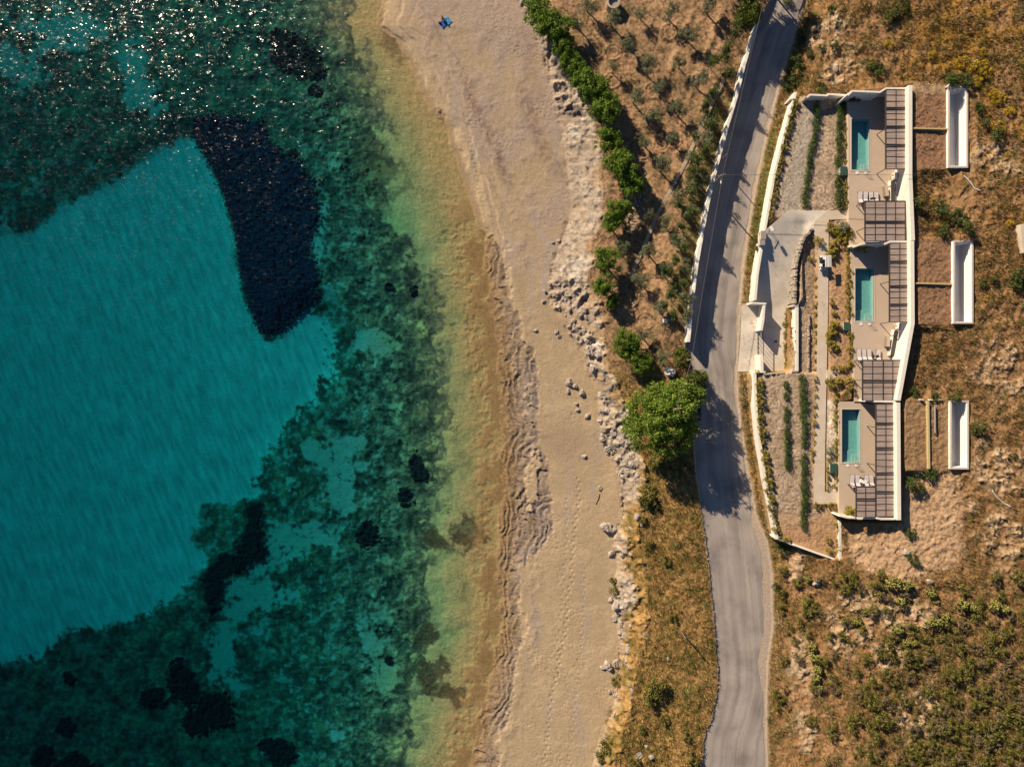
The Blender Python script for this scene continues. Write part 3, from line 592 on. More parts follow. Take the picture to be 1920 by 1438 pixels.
# ------------------------------------------------------------ walls
M_cream = mat('cream_plaster', (.74, .69, .61), rough=.9, nz=.07, sc_=1.2, bump=.008, bsc=10, streak=(1, 1, .3))
M_cream2 = mat('cream_coping', (.54, .47, .39), rough=.9, nz=.08, sc_=2)
M_white = mat('lime_wash', (.78, .74, .66), rough=.9, nz=.1, sc_=1.5, bump=.05, bsc=3)
M_terr = mat('terrace_screed', (.47, .375, .29), rough=.8, nz=.05, sc_=.5, col2=(.52, .42, .33))
M_dark = mat('dark_steel', (.055, .048, .045), rough=.5, nz=.1, sc_=3, spec=.4)
M_board = mat('pergola_reed', (.20, .15, .13), rough=.85, col2=(.46, .37, .32), sc_=1.0, streak=(.4, 9, 1), bump=.01, bsc=1)
M_stone = mat('dry_stone', (.22, .19, .16), rough=.95, col2=(.44, .38, .31), sc_=1.3, bump=.05, bsc=5)
M_wood = mat('plank_wood', (.50, .40, .20), rough=.8, nz=.15, sc_=2, streak=(1, 6, 1))
def offset_poly(pts, th):
    """world polyline -> closed outline of thickness th"""
    Lf, Rt = [], []
    for i, p in enumerate(pts):
        p = Vector(p); ds = []
        if i > 0: ds.append((p - Vector(pts[i - 1])).normalized())
        if i < len(pts) - 1: ds.append((Vector(pts[i + 1]) - p).normalized())
        d = sum(ds, Vector((0, 0))).normalized(); n = Vector((-d.y, d.x)); s = 1 / max(.5, n.dot(Vector((-ds[0].y, ds[0].x))))
        Lf.append(tuple(p + n * th / 2 * s)); Rt.append(tuple(p - n * th / 2 * s))
    return Lf + Rt[::-1]
def wall(mb, pts, zt, zb, th=.3):
    """pts are image pixels on the wall top; zt a height or one per point"""
    zs = zt if isinstance(zt, (list, tuple)) else [zt] * len(pts)
    w_ = [P(u, v, z) for (u, v), z in zip(pts, zs)]; mb.prism(offset_poly(w_, th), zb, list(zs) + list(zs)[::-1]); return mb
def wall_thing(name, label, cat, pts, zt, zb, th=.3, m=None, group=None):
    mb = MB(); wall(mb, pts, zt, zb, th); o = mb.build(name, m or M_cream, bevel=.02); return tag(o, label, cat, group)
# white wall along the road, uneven lime-washed stone
vv = [46 + i * 7 for i in range(86)]; pts = []; zt = []
left, right = [], []
for i, v in enumerate(vv):
    u = RL_(v); z = 9.55 + .03 * math.sin(i * .9) + random.uniform(-.02, .02); x, y = P(u, v, 9.55); right.append((x + random.uniform(-.015, .015), y)); left.append((x - .5 + .1 * math.sin(i * .37) + random.uniform(-.03, .03), y)); zt.append(z)
mb = MB().prism(left + right[::-1], 6.6, zt + [z + random.uniform(-.05, .05) for z in zt[::-1]]); o = mb.build('road_wall', M_white)
tag(o, 'long uneven white lime-washed wall on the seaward edge of the road', 'wall')
def foot_wall(name, label, pts, zb, zt, th, m=M_cream):
    """pts are image pixels at the foot of the seaward face"""
    f = [P(u, v, zb + .15) for u, v in pts]; o_ = [(x + th, y) for x, y in f]; mb = MB().prism(f + o_[::-1], zb - .6, zt if isinstance(zt, float) else list(zt) + list(zt)[::-1]); o = mb.build(name, m, bevel=.02); return tag(o, label, 'wall')
foot_wall('garden_wall', 'cream retaining wall beside the road along the upper garden and driveway', [(1479,184),(1461,250),(1441,330),(1427,410),(1418,460),(1408,520),(1404,566)], 7.0, [9.5,9.45,9.4,9.4,9.45,9.5,9.5], .45)
foot_wall('garden_wall', 'cream retaining wall beside the road along the lower garden', [(1403,699),(1405,760),(1411,820),(1421,890),(1431,940),(1444,1005)], 7.0, [9.4,9.45,9.5,9.5,9.5,9.5], .55)
wall_thing('garden_wall', 'grey topped wall closing the upper garden to the north', 'wall', [(1481,185),(1492,184.5)], [9.5, 9.6], 6.8)
wall_thing('garden_wall', 'stepped plaster wall between the upper garden and the earth slope, next to the top terrace', 'wall', [(1513,183),(1519,178),(1551,179.5),(1553,177),(1590,179)], [11.2] * 5, 8.5)
wall_thing('garden_wall', 'low slanting wall closing the lower garden to the south, below the last hedge', 'wall', [(1453,1006),(1470,1014),(1490,1023)], [9.5, 9.4, 9.2], 6.8, .28)
wall_thing('garden_wall', 'long slanting boundary wall at the south corner of the lower garden', 'wall', [(1488,1021),(1532,1037),(1576,1052)], [9.9, 10.1, 10.3], 6.8, .28)
wall_thing('garden_wall', 'straight grey wall down the east side of the lower garden', 'wall', [(1575,976),(1576,1052)], [10.9, 10.5], 7.5, .45)
# entrance walls round the gate
mb = MB(); wall(mb, [(1409,568),(1437,569.5)], 9.5, 6.8, .3); wall(mb, [(1433,571),(1431,600),(1427.5,620)], 9.45, 6.8, .42); o = mb.build('entrance_wall', M_cream, bevel=.02); tag(o, 'cream L-shaped wall above the driveway gate', 'wall')
mb = MB(); wall(mb, [(1428,665),(1429,696)], 9.45, 6.8, .5); wall(mb, [(1415,697.5),(1436,697.5)], 9.45, 6.8, .25); o = mb.build('entrance_wall', M_cream, bevel=.02); tag(o, 'short cream wall pier below the driveway gate', 'wall')
# sign wall with its lettering
sw = empty('sign_wall', (*P(1478, 634, 7.2), 7.2), 'cream wall with small dark lettering beside the driveway', 'wall')
f = [P(1479.5, v, 7.35) for v in (573, 697)]; x_f = f[0][0]; poly = [f[0], f[1], (f[1][0] + .55, f[1][1]), (f[0][0] + .55, f[0][1])]
MB().prism(poly, 6.7, 9.85).build('wall', M_cream, sw, bevel=.02)
mb = MB(); wall(mb, [(1487,573),(1497,573)], 9.9, 7, .3); wall(mb, [(1485,695.5),(1496,695.5)], 9.9, 7, .3); mb.build('end_pier', M_cream2, sw, bevel=.02)
mb = MB(); rs = random.Random(5); xl = x_f - .02
for (v0, v1, z, h, n) in ((615,668,8.55,.34,11),(626,642,8.15,.16,12)):
    for i in range(n):
        v = v0 + (v1 - v0) * (i + .5) / n; y = P(0, v, 8.4)[1]; k = rs.randint(0, 3); wl = h * .6
        mb.box((xl, y + wl / 2, z), (.04, .06, h))
        if k != 1: mb.box((xl, y, z + h / 2 - .03), (.04, wl, .06))
        if k != 2: mb.box((xl, y - wl * .1, z), (.04, wl * .8, .05))
        if k > 1: mb.box((xl, y - wl / 2, z - h * .1), (.04, .06, h * .7))
mb.build('lettering', M_dark, sw)
mb = MB()
for v in (615.5, 634, 654): x, y = P(1490, v, 9.9); mb.tube((x - .3, y, 9.9), (x - .3, y, 10.15), .05); mb.box((x - .45, y, 10.15), (.4, .12, .08))
mb.build('sign_lamp', M_dark, sw)
# dry-stone walls
def stone_wall(label, pts, z_t, z_b, wd, sz):
    mb = MB(); rs = random.Random(int(pts[0][0])); w_ = [Vector(P(u, v, z)) for (u, v), z in zip(pts, z_t)]
    for i in range(len(w_) - 1):
        a, b_ = w_[i], w_[i + 1]; Ln = (b_ - a).length; d = (b_ - a) / Ln; n = Vector((-d.y, d.x)); s = 0
        while s < Ln:
            t = s / Ln; zt_ = z_t[i] * (1 - t) + z_t[i + 1] * t; zb_ = z_b[i] * (1 - t) + z_b[i + 1] * t; l = rs.uniform(.6, 1.4) * sz; c = a + d * s
            z = zb_
            while z < zt_:
                h = rs.uniform(.22, .4); q = c + d * rs.uniform(-.1, .1) + n * rs.uniform(-.06, .06)
                mb.box((q.x, q.y, min(z, zt_ - .1)), (l, wd * rs.uniform(.8, 1.1), h), math.atan2(d.y, d.x) + rs.uniform(-.15, .15), .85); z += h * .85
            s += l * .93
    o = mb.build('stone_wall', M_stone, bevel=.05); return tag(o, label, 'stone wall')
stone_wall('curved dry-stone wall between the driveway and the raised bed', [(1522,430),(1516,438),(1508,444),(1505,455),(1499,475),(1494,500),(1492,530),(1491,568)], [10.5,10.4,10.3,10.25,10.2,10.15,10.1,10.1], [10.0,9.6,9.3,9.0,8.4,7.8,7.4,7.1], .5, .5)
stone_wall('low line of stones in the bed between sign wall and path', [(1518,592),(1517,640),(1517,700)], [9.7,9.7,9.65], [9.2,9.2,9.2], .3, .5)
stone_wall('short low stone edge below the driveway entrance', [(1434,702),(1470,700)], [9.5,9.6], [8.6,8.6], .3, .5)
# the stone water channel through the olive grove
m_ch = mat('channel_stone', (.34, .27, .20), rough=.95, col2=(.50, .42, .33), sc_=1.0, bump=.03, bsc=4)
zc = [hz(u, v) + .2 for u, v in ((1182,522),(1233,400),(1280,318),(1340,185),(1358,148))]
ch = wall_thing('water_channel', 'long straight stone channel crossing the olive grove', 'channel', [(1182,522),(1233,402),(1280,316),(1340,186),(1358,148)], zc, 3.5, .55, m_ch)

# ------------------------------------------------------------ houses: terraces, walls, parapets
def villa(lbl, terr, pool, nwalls, parapet, extra):
    cx = sum(p[0] for p in terr) / len(terr); cy = sum(p[1] for p in terr) / len(terr); r = empty('villa', (*P(cx, cy, 11), 11), lbl, 'house')
    ph = pp([(pool[0], pool[1]), (pool[2], pool[1]), (pool[2], pool[3]), (pool[0], pool[3])], 11.0)
    MB().prism(pp(terr, 11.0), 9.0, 11.0, holes=[ph]).build('terrace', M_terr, r)
    for w_, zt in nwalls: mb = MB(); wall(mb, w_, zt, 9.3, .3); mb.build('terrace_wall', M_cream, r, bevel=.02)
    mb = MB(); wall(mb, parapet, 14.75, 10.5, .62); mb.build('parapet_wall', M_cream, r, bevel=.02)
    # house front behind the pergola: openings in the parapet wall's seaward face
    for v0, v1 in extra:
        xs = [P(np.interp((v0 + v1) / 2, [p[1] for p in parapet], [p[0] for p in parapet]), 0, 14.75)[0] - .34]
        mb = MB(); y0 = P(0, v0, 12)[1]; y1 = P(0, v1, 12)[1]; mb.box((xs[0], (y0 + y1) / 2, 12.2), (.06, abs(y1 - y0), 2.3)); fr_ = mb.build('window_frame', M_dark, r)
        mb = MB(); mb.box((xs[0] - .03, (y0 + y1) / 2, 12.2), (.03, abs(y1 - y0) - .25, 2.1)); mb.build('pane', M_glass, fr_)
    return r
M_glass = mat('dark_glass', (.02, .025, .03), rough=.08, nz=.05, spec=.6)
villa('upper terrace house with cream walls, topmost of the three pool terraces', [(1590,174),(1712,150),(1716,448),(1700,456),(1624,456),(1592,462)], (1596.5,223.5,1630.5,319.5),
    [([(1589.5,179.5),(1598,171),(1650,173),(1661.5,166),(1700,166),(1705,161)], 13.9)], [(1707,160),(1707,330),(1712,451)], [(180,225),(240,300),(395,440)])
villa('middle terrace house with cream walls, between the other two pool terraces', [(1595,461),(1718,452),(1720,606),(1694,756),(1602,756),(1601,640),(1597,620)], (1603.5,503.5,1638.5,602.5),
    [([(1609,459.5),(1623,456),(1656,455.5)], 13.6), ([(1659,457.5),(1669,453.5),(1705,453.5)], 13.9), ([(1594,461.5),(1609,461)], 11.9)], [(1710.5,452),(1711.5,606),(1685,751)], [(470,520),(540,595),(690,740)])
villa('lower terrace house with cream walls, bottommost of the three pool terraces', [(1572.5,753),(1692,753),(1692,972),(1640,972),(1573.5,968)], (1578.5,767.5,1613.5,867.5),
    [([(1624,751.7),(1634,751.7)], 13.3), ([(1639,752.5),(1681,753)], 13.9), ([(1574,966.5),(1591,970.5),(1606,970.8)], 12.9), ([(1606,972),(1640,972)], 12.4), ([(1643,971),(1652,973),(1688,973)], 13.9)], [(1684.5,755),(1686,975)], [(775,830),(850,905),(925,960)])
# pools
M_tile = mat('pool_tile', (.26, .37, .36), rough=.4, nz=.12, sc_=2.5, col2=(.34, .46, .44))
M_pwat = bpy.data.materials.new('pool_water'); M_pwat.use_nodes = True; nt = M_pwat.node_tree; nt.nodes.remove(nt.nodes['Principled BSDF']); N = nt.nodes.new; LK = nt.links.new
tc = N('ShaderNodeTexCoord'); n_ = N('ShaderNodeTexNoise'); n_.inputs['Scale'].default_value = 1.6; LK(tc.outputs['Object'], n_.inputs['Vector']); b_ = N('ShaderNodeBump'); b_.inputs['Distance'].default_value = .04; LK(n_.outputs[0], b_.inputs['Height'])
gl = N('ShaderNodeBsdfGlossy'); gl.inputs['Roughness'].default_value = .02; LK(b_.outputs[0], gl.inputs['Normal']); tp = N('ShaderNodeBsdfTransparent'); fr = N('ShaderNodeFresnel'); fr.inputs[0].default_value = 1.33; LK(b_.outputs[0], fr.inputs['Normal'])
ge_ = N('ShaderNodeNewGeometry'); fm_ = N('ShaderNodeMath'); fm_.operation = 'SUBTRACT'; fm_.use_clamp = True; LK(fr.outputs[0], fm_.inputs[0]); LK(ge_.outputs['Backfacing'], fm_.inputs[1]); ms_ = N('ShaderNodeMixShader'); LK(fm_.outputs[0], ms_.inputs[0]); LK(tp.outputs[0], ms_.inputs[1]); LK(gl.outputs[0], ms_.inputs[2]); LK(ms_.outputs[0], nt.nodes['Material Output'].inputs[0])
vb = N('ShaderNodeVolumeAbsorption'); vb.inputs[0].default_value = (.40, .86, .85, 1); vb.inputs[1].default_value = .5; LK(vb.outputs[0], nt.nodes['Material Output'].inputs['Volume'])
M_cope = mat('pool_coping', (.55, .46, .35), rough=.8, nz=.06)
def pool(lbl, x0, y0, x1, y1):
    (X1, Y1), (X2, Y2) = P(x0, y1, 11), P(x1, y0, 11); r = empty('swimming_pool', ((X1 + X2) / 2, (Y1 + Y2) / 2, 9.5), lbl, 'pool'); t = .12
    o_ = [(X1, Y1), (X2, Y1), (X2, Y2), (X1, Y2)]; i_ = [(X1 + t, Y1 + t), (X2 - t, Y1 + t), (X2 - t, Y2 - t), (X1 + t, Y2 - t)]
    MB().prism(o_, 9.6, 9.95).build('basin_floor', M_tile, r); MB().prism(o_, 9.95, 10.93, holes=[i_]).build('basin_wall', M_tile, r)
    mb = MB(); mb.box(((X1 + X2) / 2, Y1 + t + .9, 10.03), (X2 - X1 - 2 * t, 1.8, .24)); mb.box((X2 - t - .5, Y1 + t + .55, 10.3), (1.0, 1.1, .36)); mb.box((X2 - t - .32, Y1 + t + .4, 10.55), (.62, .8, .16)); mb.build('step', M_tile, r)
    e = .18; MB().prism([(X1 - e, Y1 - e), (X2 + e, Y1 - e), (X2 + e, Y2 + e), (X1 - e, Y2 + e)], 10.93, 11.04, holes=[[(a, b) for a, b in o_]]).build('coping', M_cope, r)
    MB().prism([(X1 + t + .004, Y1 + t + .004), (X2 - t - .004, Y1 + t + .004), (X2 - t - .004, Y2 - t - .004), (X1 + t + .004, Y2 - t - .004)], 9.9, 10.86).build('water', M_pwat, r)
    for k in (0, .38):
        mb = MB(); pts = [Vector((X2 - .6 - k, Y1 + .25, 10.2))] + [Vector((X2 - .6 - k, Y1 - .1 - .45 * math.sin(a), 11.0 + .85 * math.cos(a) * 1.0)) for a in (0, .5, 1.0, 1.5)] + [Vector((X2 - .6 - k, Y1 - .55, 11.0))]
        mb.path(pts, .025); mb.build('handrail', M_rail, r)
    for fx in (.32, .78):
        l = MB(); cx = X1 + (X2 - X1) * fx; l.tube((cx, Y1 - .45, 11.0), (cx, Y1 - .45, 11.06), .24, n=14); l.build('skimmer_lid', M_lid, r)
M_rail = mat('steel_rail', (.5, .48, .45), rough=.3, metallic=.8); M_lid = mat('white_plastic', (.8, .78, .72), rough=.5)
pool('long turquoise pool on the upper terrace', 1596.5, 223.5, 1630.5, 319.5); pool('long turquoise pool on the middle terrace', 1603.5, 503.5, 1638.5, 602.5); pool('long turquoise pool on the lower terrace', 1578.5, 767.5, 1613.5, 867.5)
# pergolas
def pergola(lbl, x0, y0, x1f, y1, mids, posts, wide, seed=0):
    z = 13.8; n = max(2, round((y1 - y0) / 11.9)); rs = random.Random(seed); xr = x1f if callable(x1f) else (lambda v: x1f)
    r = empty('pergola', (*P(x0, (y0 + y1) / 2, 11), 11), lbl, 'pergola')
    MB().prism(pp([(x0 + .8, y0), (xr(y0), y0), (xr(y1), y1), (x0 + .8, y1)], z), z - .05, z).build('reed_cover', M_board, r)
    mb = MB()
    for a, b_ in (((x0, y0), (xr(y0), y0)), ((x0, y1), (xr(y1), y1)), ((x0, y0 - .6), (x0, y1 + .6)), ((xr(y0), y0), (xr(y1), y1))): wall(mb, [a, b_], z + .07, z - .14, .09)
    mb.build('frame', M_dark, r, bevel=0)
    for i in range(1, n):
        v = y0 + (y1 - y0) * i / n; big = i in wide; zz = z + (.10 if big else .05); mb = MB(); wall(mb, [(x0 + .8, v + rs.uniform(-.5, .5)), (xr(v) - .6, v + rs.uniform(-.4, .4))], zz, z + .003, .12 if big else .06); mb.build('rafter', M_dark, r)
        if big: mb = MB(); wall(mb, [(x0 + .8, v + 3.6), (xr(v) - .6, v + 3.6)], z + .1, z + .003, .06); mb.build('rafter', M_dark, r)
    for f_, th in mids: mb = MB(); wall(mb, [(f_, y0 + 1), (min(f_, xr(y1) - .5) if f_ < 1e9 else f_, y1 - 1)], z + .09, z + .003, th); mb.build('rail', M_dark, r)
    for u, v in posts: x, y = P(u, v, z); MB().box((x + .02, y, 12.35), (.1, .1, 2.62)).build('post', M_dark, r)
pergola('narrow long reed pergola of the upper house beside its pool', 1661, 167, 1699, 317, [(1680, .04)], [(1661,167.5),(1661,241),(1661,316.5)], (3, 6, 9), 1)
pergola('wide square reed pergola of the upper house below the sun loungers', 1622, 377, 1697.5, 452, [(1641, .04), (1661, .11), (1679, .04)], [(1622,377.5),(1622,427),(1661,377.5)], (3,), 2)
pergola('narrow long reed pergola of the middle house beside its pool', 1668, 455, 1706, 604, [(1687, .04)], [(1668,455.5),(1668,528),(1668,604)], (3, 7, 10), 3)
pergola('wide reed pergola of the middle house with slanting east side', 1617.5, 675, curve([(1693,675),(1683,752)]), 751, [(1636, .04), (1656, .11), (1674, .04)], [(1617.5,675.5),(1617.5,713),(1656,675.5)], (3,), 4)
pergola('longest reed pergola, along the wall of the lower house', 1642.5, 757, 1681, 968, [(1661, .04)], [(1642.5,757.5),(1642.5,801),(1642.5,872),(1642.5,912)], (3, 7, 11, 14), 5)
pergola('smallest reed pergola, at the south end of the lower terrace', 1605.5, 912, 1641.5, 969, [(1623, .04)], [(1605.5,912.5),(1605.5,968)], (2,), 6)
# light wells cut into the earth roofs
M_well = mat('white_render', (.84, .83, .81), rough=.85, nz=.02, sc_=1)
def well(lbl, x0, y0, x1, y1, zt):
    r = empty('light_well', (*P((x0 + x1) / 2, (y0 + y1) / 2, zt), 12.1), lbl, 'light well'); a, b_ = P(x0, y1, zt), P(x1, y0, zt); t = .28
    o_ = [a, (b_[0], a[1]), b_, (a[0], b_[1])]; i_ = [(a[0] + t, a[1] + t), (b_[0] - t, a[1] + t), (b_[0] - t, b_[1] - t), (a[0] + t, b_[1] - t)]
    MB().prism(o_, 11.9, zt, holes=[i_]).build('shaft_wall', M_well, r); MB().prism(i_, 11.9, 12.1).build('floor', M_well, r)
    e = .06; MB().prism([(a[0] - e, a[1] - e), (b_[0] + e, a[1] - e), (b_[0] + e, b_[1] + e), (a[0] - e, b_[1] + e)], zt, zt + .08, holes=[[(p[0], p[1]) for p in [(a[0] + t * .7, a[1] + t * .7), (b_[0] - t * .7, a[1] + t * .7), (b_[0] - t * .7, b_[1] - t * .7), (a[0] + t * .7, b_[1] - t * .7)]]]).build('coping', M_cream2, r)
well('white rendered open light well behind the upper house', 1778, 163, 1814, 314.5, 14.6); well('white rendered open light well behind the middle house', 1788, 452, 1824, 606.5, 14.7); well('white rendered open light well behind the lower house', 1782, 751.5, 1815.5, 879, 14.6)
# boards and a pipe on the earth roofs
def board(name, lbl, pts, zt, zb, th, m): wall_thing(name, lbl, 'board', pts, zt, zb, th, m)
board('divider_board', 'pale board across the earth roof of the upper house', [(1706,240.5),(1777,242)], 14.5, 13.8, .22, M_wood)
board('divider_board', 'pale board across the earth roof of the middle house', [(1712,531),(1788,533)], 14.45, 13.8, .22, M_wood)
board('divider_board', 'yellow plank running north to south on the earth roof of the lower house', [(1740.5,752),(1742.5,879)], 14.5, 13.8, .34, M_wood)
for k, (lbl, a, b_) in enumerate((('short white board left of the yellow plank top end', (1726,749.5), (1733,749.7)), ('short white board right of the yellow plank top end', (1744,749.7), (1749,750)), ('tiny white board nearest the lower light well', (1764,749), (1766,750)), ('short white stick leaning at the upper light well corner', (1775,164), (1782,157)))):
    wall_thing('marker_board', lbl, 'board', [a, b_], 14.6, 13.6, .14, M_lid)
mb = MB(); a, b_ = P(1753, 760, 14.5), P(1753.5, 811, 14.5); mb.tube((*a, 14.5), (*b_, 14.5), .11, n=10)
for q in (a, b_): mb.tube((*q, 13.9), (*q, 14.5), .05)
M_grey = mat('grey_pipe', (.30, .27, .26), rough=.5, nz=.05); tag(mb.build('pipe', M_grey, smooth=False), 'grey pipe lying on the earth roof right of the yellow plank', 'pipe')
# ------------------------------------------------------------ vegetation
def leaf_quads(Pt, Nm, size, rg, aspect=.55, spread=.9):
    """one small quad per point, roughly facing Nm"""
    n = len(Pt); nr = Nm + rg.normal(0, spread, (n, 3)) * .6; nr /= np.linalg.norm(nr, axis=1)[:, None] + 1e-9
    a = rg.normal(0, 1, (n, 3)); a -= (a * nr).sum(1)[:, None] * nr; a /= np.linalg.norm(a, axis=1)[:, None] + 1e-9; b_ = np.cross(nr, a)
    s = (size * rg.uniform(.6, 1.35, n))[:, None]; a = a * s * .5; b_ = b_ * s * .5 * aspect
    V = np.stack([Pt - a, Pt - b_ * 1.0 + a * .1, Pt + a, Pt + b_ + a * .1], 1).reshape(-1, 3)
    return V, np.arange(4 * n).reshape(n, 4)
def lump_cloud(lumps, per, rg, flat=1.0, up_=.25):
    """points on the shells of many small lumps; lumps (k,4) = centre, radius"""
    P_, N_ = [], []
    for c in lumps:
        n = max(4, int(per * (c[3] ** 2) / np.mean(lumps[:, 3] ** 2))); d = rg.normal(0, 1, (n, 3)); d[:, 2] += up_; d /= np.linalg.norm(d, axis=1)[:, None]
        r = c[3] * rg.uniform(.55, 1.08, n)[:, None]; q = c[:3] + d * r * np.array([1, 1, flat]); P_.append(q); N_.append(d)
    return np.concatenate(P_), np.concatenate(N_)
def crown_lumps(lobes, k, r, rg):
    """k small lumps spread over the surface of big lobes (x,y,z,rx,rz)"""
    out = []; wts = np.array([l[3] ** 2 for l in lobes]); wts = wts / wts.sum()
    while len(out) < k:
        l = lobes[rg.choice(len(lobes), p=wts)]; d = rg.normal(0, 1, 3); d[2] = abs(d[2]) * 1.0 - .25; d /= np.linalg.norm(d)
        f = rg.uniform(.62, 1.0); q = np.array([l[0] + d[0] * l[3] * f, l[1] + d[1] * l[3] * f, l[2] + d[2] * l[4] * f])
        out.append([*q, r * rg.uniform(.65, 1.35)])
    return np.array(out)
def tree(name, lobes, k, r, per, leaf, m, trunk_h, trunk_r, rg, label=None, cat='tree', group=None, mt=None, limbs=6, aspect=.55, up_=.25):
    t = empty(name, (0, 0, 0), label, cat, group); lm = crown_lumps(lobes, k, r, rg); Pt, Nm = lump_cloud(lm, per, rg, up_=up_)
    Pt[:, 2] = np.maximum(Pt[:, 2], .05); V_, F_ = leaf_quads(Pt, Nm, leaf, rg, aspect); np_mesh('crown', V_, F_, m, t, smooth=False)
    mb = MB(); top = Vector((rg.uniform(-.2, .2), rg.uniform(-.2, .2), trunk_h)); mb.tube((0, 0, -.3), top, trunk_r, trunk_r * .65)
    for i in rg.choice(len(lm), min(limbs, len(lm)), replace=False):
        c = Vector(lm[i][:3]); mid = top.lerp(c, .5) + Vector((0, 0, .15)); mb.tube(top, mid, trunk_r * .5, trunk_r * .32, 6); mb.tube(mid, c, trunk_r * .32, trunk_r * .12, 5)
    mb.build('trunk', mt or M_bark, t, smooth=True); return t
M_bark = mat('bark', (.16, .12, .085), rough=.95, nz=.3, sc_=5, bump=.02, bsc=10)
M_tam = leafmat('tamarisk_leaves', [(.075, .13, .012), (.11, .19, .018), (.15, .24, .025), (.20, .28, .03)], .3)
M_big = leafmat('tree_leaves', [(.06, .11, .012), (.13, .22, .022), (.20, .30, .035), (.30, .36, .06)], .3)
M_olv = leafmat('olive_leaves', [(.085, .105, .05), (.13, .155, .075), (.19, .21, .11), (.28, .30, .17)], .2)
M_shr = leafmat('shrub_leaves', [(.05, .055, .014), (.11, .11, .022), (.19, .18, .035), (.27, .24, .05)], .2)
M_shg = leafmat('shrub_green', [(.035, .055, .012), (.06, .095, .02), (.10, .14, .03), (.13, .16, .04)], .25)
M_shb = leafmat('shrub_brown', [(.10, .085, .05), (.16, .12, .06), (.21, .165, .085), (.15, .13, .08)], .15)
M_yel = leafmat('yellow_flowers', [(.14, .13, .02), (.35, .25, .02), (.62, .42, .02), (.70, .48, .03)], .2)
M_gard = leafmat('garden_tuft', [(.16, .13, .02), (.27, .22, .03), (.36, .30, .045), (.42, .36, .07)], .25)
M_hed = leafmat('hedge_leaves', [(.025, .055, .008), (.045, .09, .012), (.07, .13, .02), (.10, .16, .03)], .25)
M_agave = leafmat('agave_leaves', [(.10, .13, .09), (.17, .20, .13), (.25, .28, .19)], .1)
M_pad = leafmat('cactus_pads', [(.09, .11, .03), (.17, .18, .04), (.28, .27, .06), (.34, .32, .09)], 0)
ORD = ['topmost', 'second', 'third', 'fourth', 'fifth', 'sixth', 'seventh', 'eighth', 'ninth', 'tenth', 'eleventh', 'twelfth', 'thirteenth', 'fourteenth', 'fifteenth', 'sixteenth', 'seventeenth', 'eighteenth', 'nineteenth', 'twentieth', 'twenty-first', 'twenty-second', 'twenty-third', 'twenty-fourth', 'twenty-fifth', 'twenty-sixth', 'twenty-seventh', 'twenty-eighth', 'twenty-ninth', 'thirtieth']
def ordn(i): return ORD[0] if i == 0 else ORD[i] + ' from the top'
r5 = np.random.default_rng(21)
def place(proto, first, u, v, h, s, rz, label=None, group=None):
    """the first placement uses the prototype itself"""
    p = at(u, v, 0, h)
    if not first: o = dup(proto, p, rz, s, label, group); return o
    proto.location = p; proto.rotation_euler = (0, 0, rz); proto.scale = (s,) * 3
    if label: proto['label'] = label
    if group: proto['group'] = group
    return proto
def instances(protos, items, mk_label, group, hfun):
    used = set()
    for i, (u, v, s, k) in enumerate(items):
        p = protos[k % len(protos)]; f = p.name not in used; used.add(p.name); PEND.append((p, f, u, v, s, mk_label(i), group, hfun(s)))
PEND = []
def flush():
    # copies first, then move the prototypes themselves
    for p, f, u, v, s, l, g, h in PEND:
        if not f: place(p, False, u, v, h, s, r5.uniform(0, 6.3), l, g)
    for p, f, u, v, s, l, g, h in PEND:
        if f: place(p, True, u, v, h, s, r5.uniform(0, 6.3), l, g)
    PEND.clear()
# row of bright green trees above the beach
row = [(1012,16,1.0),(1030,38,1.1),(1046,52,1.05),(1058,78,.9),(1066,106,.85),(1081,122,.8),(1093,143,.9),(1108,160,1.05),(1122,180,1.0),(1140,190,.9),(1137,212,1.1),(1148,262,1.0),(1160,298,.95),(1172,315,1.15),(1185,345,1.05),(1158,392,.95),(1146,418,.85),(1136,488,.95),(1137,530,.9),(1150,566,.55),(1173,636,1.0),(1184,662,.95),(1202,684,.8)]
tp_ = []
for k in range(5):
    g = np.random.default_rng(100 + k); lob = [(0, 0, 2.4, 1.4, 1.4)] + [(g.uniform(-1.1, 1.1), g.uniform(-1.1, 1.1), g.uniform(1.6, 2.6), g.uniform(.7, 1.2), g.uniform(.8, 1.3)) for _ in range(5)]
    tp_.append(tree('leafy_tree', lob, 74, .42, 70, .22, M_tam, 1.6, .16, g, cat='tree'))
instances(tp_, [(u, v, s * 1.28, i) for i, (u, v, s) in enumerate(row)], lambda i: 'bright green tree in the line above the beach, ' + ordn(i), 'bright green trees in a line above the beach', lambda s: 2.6 * s)
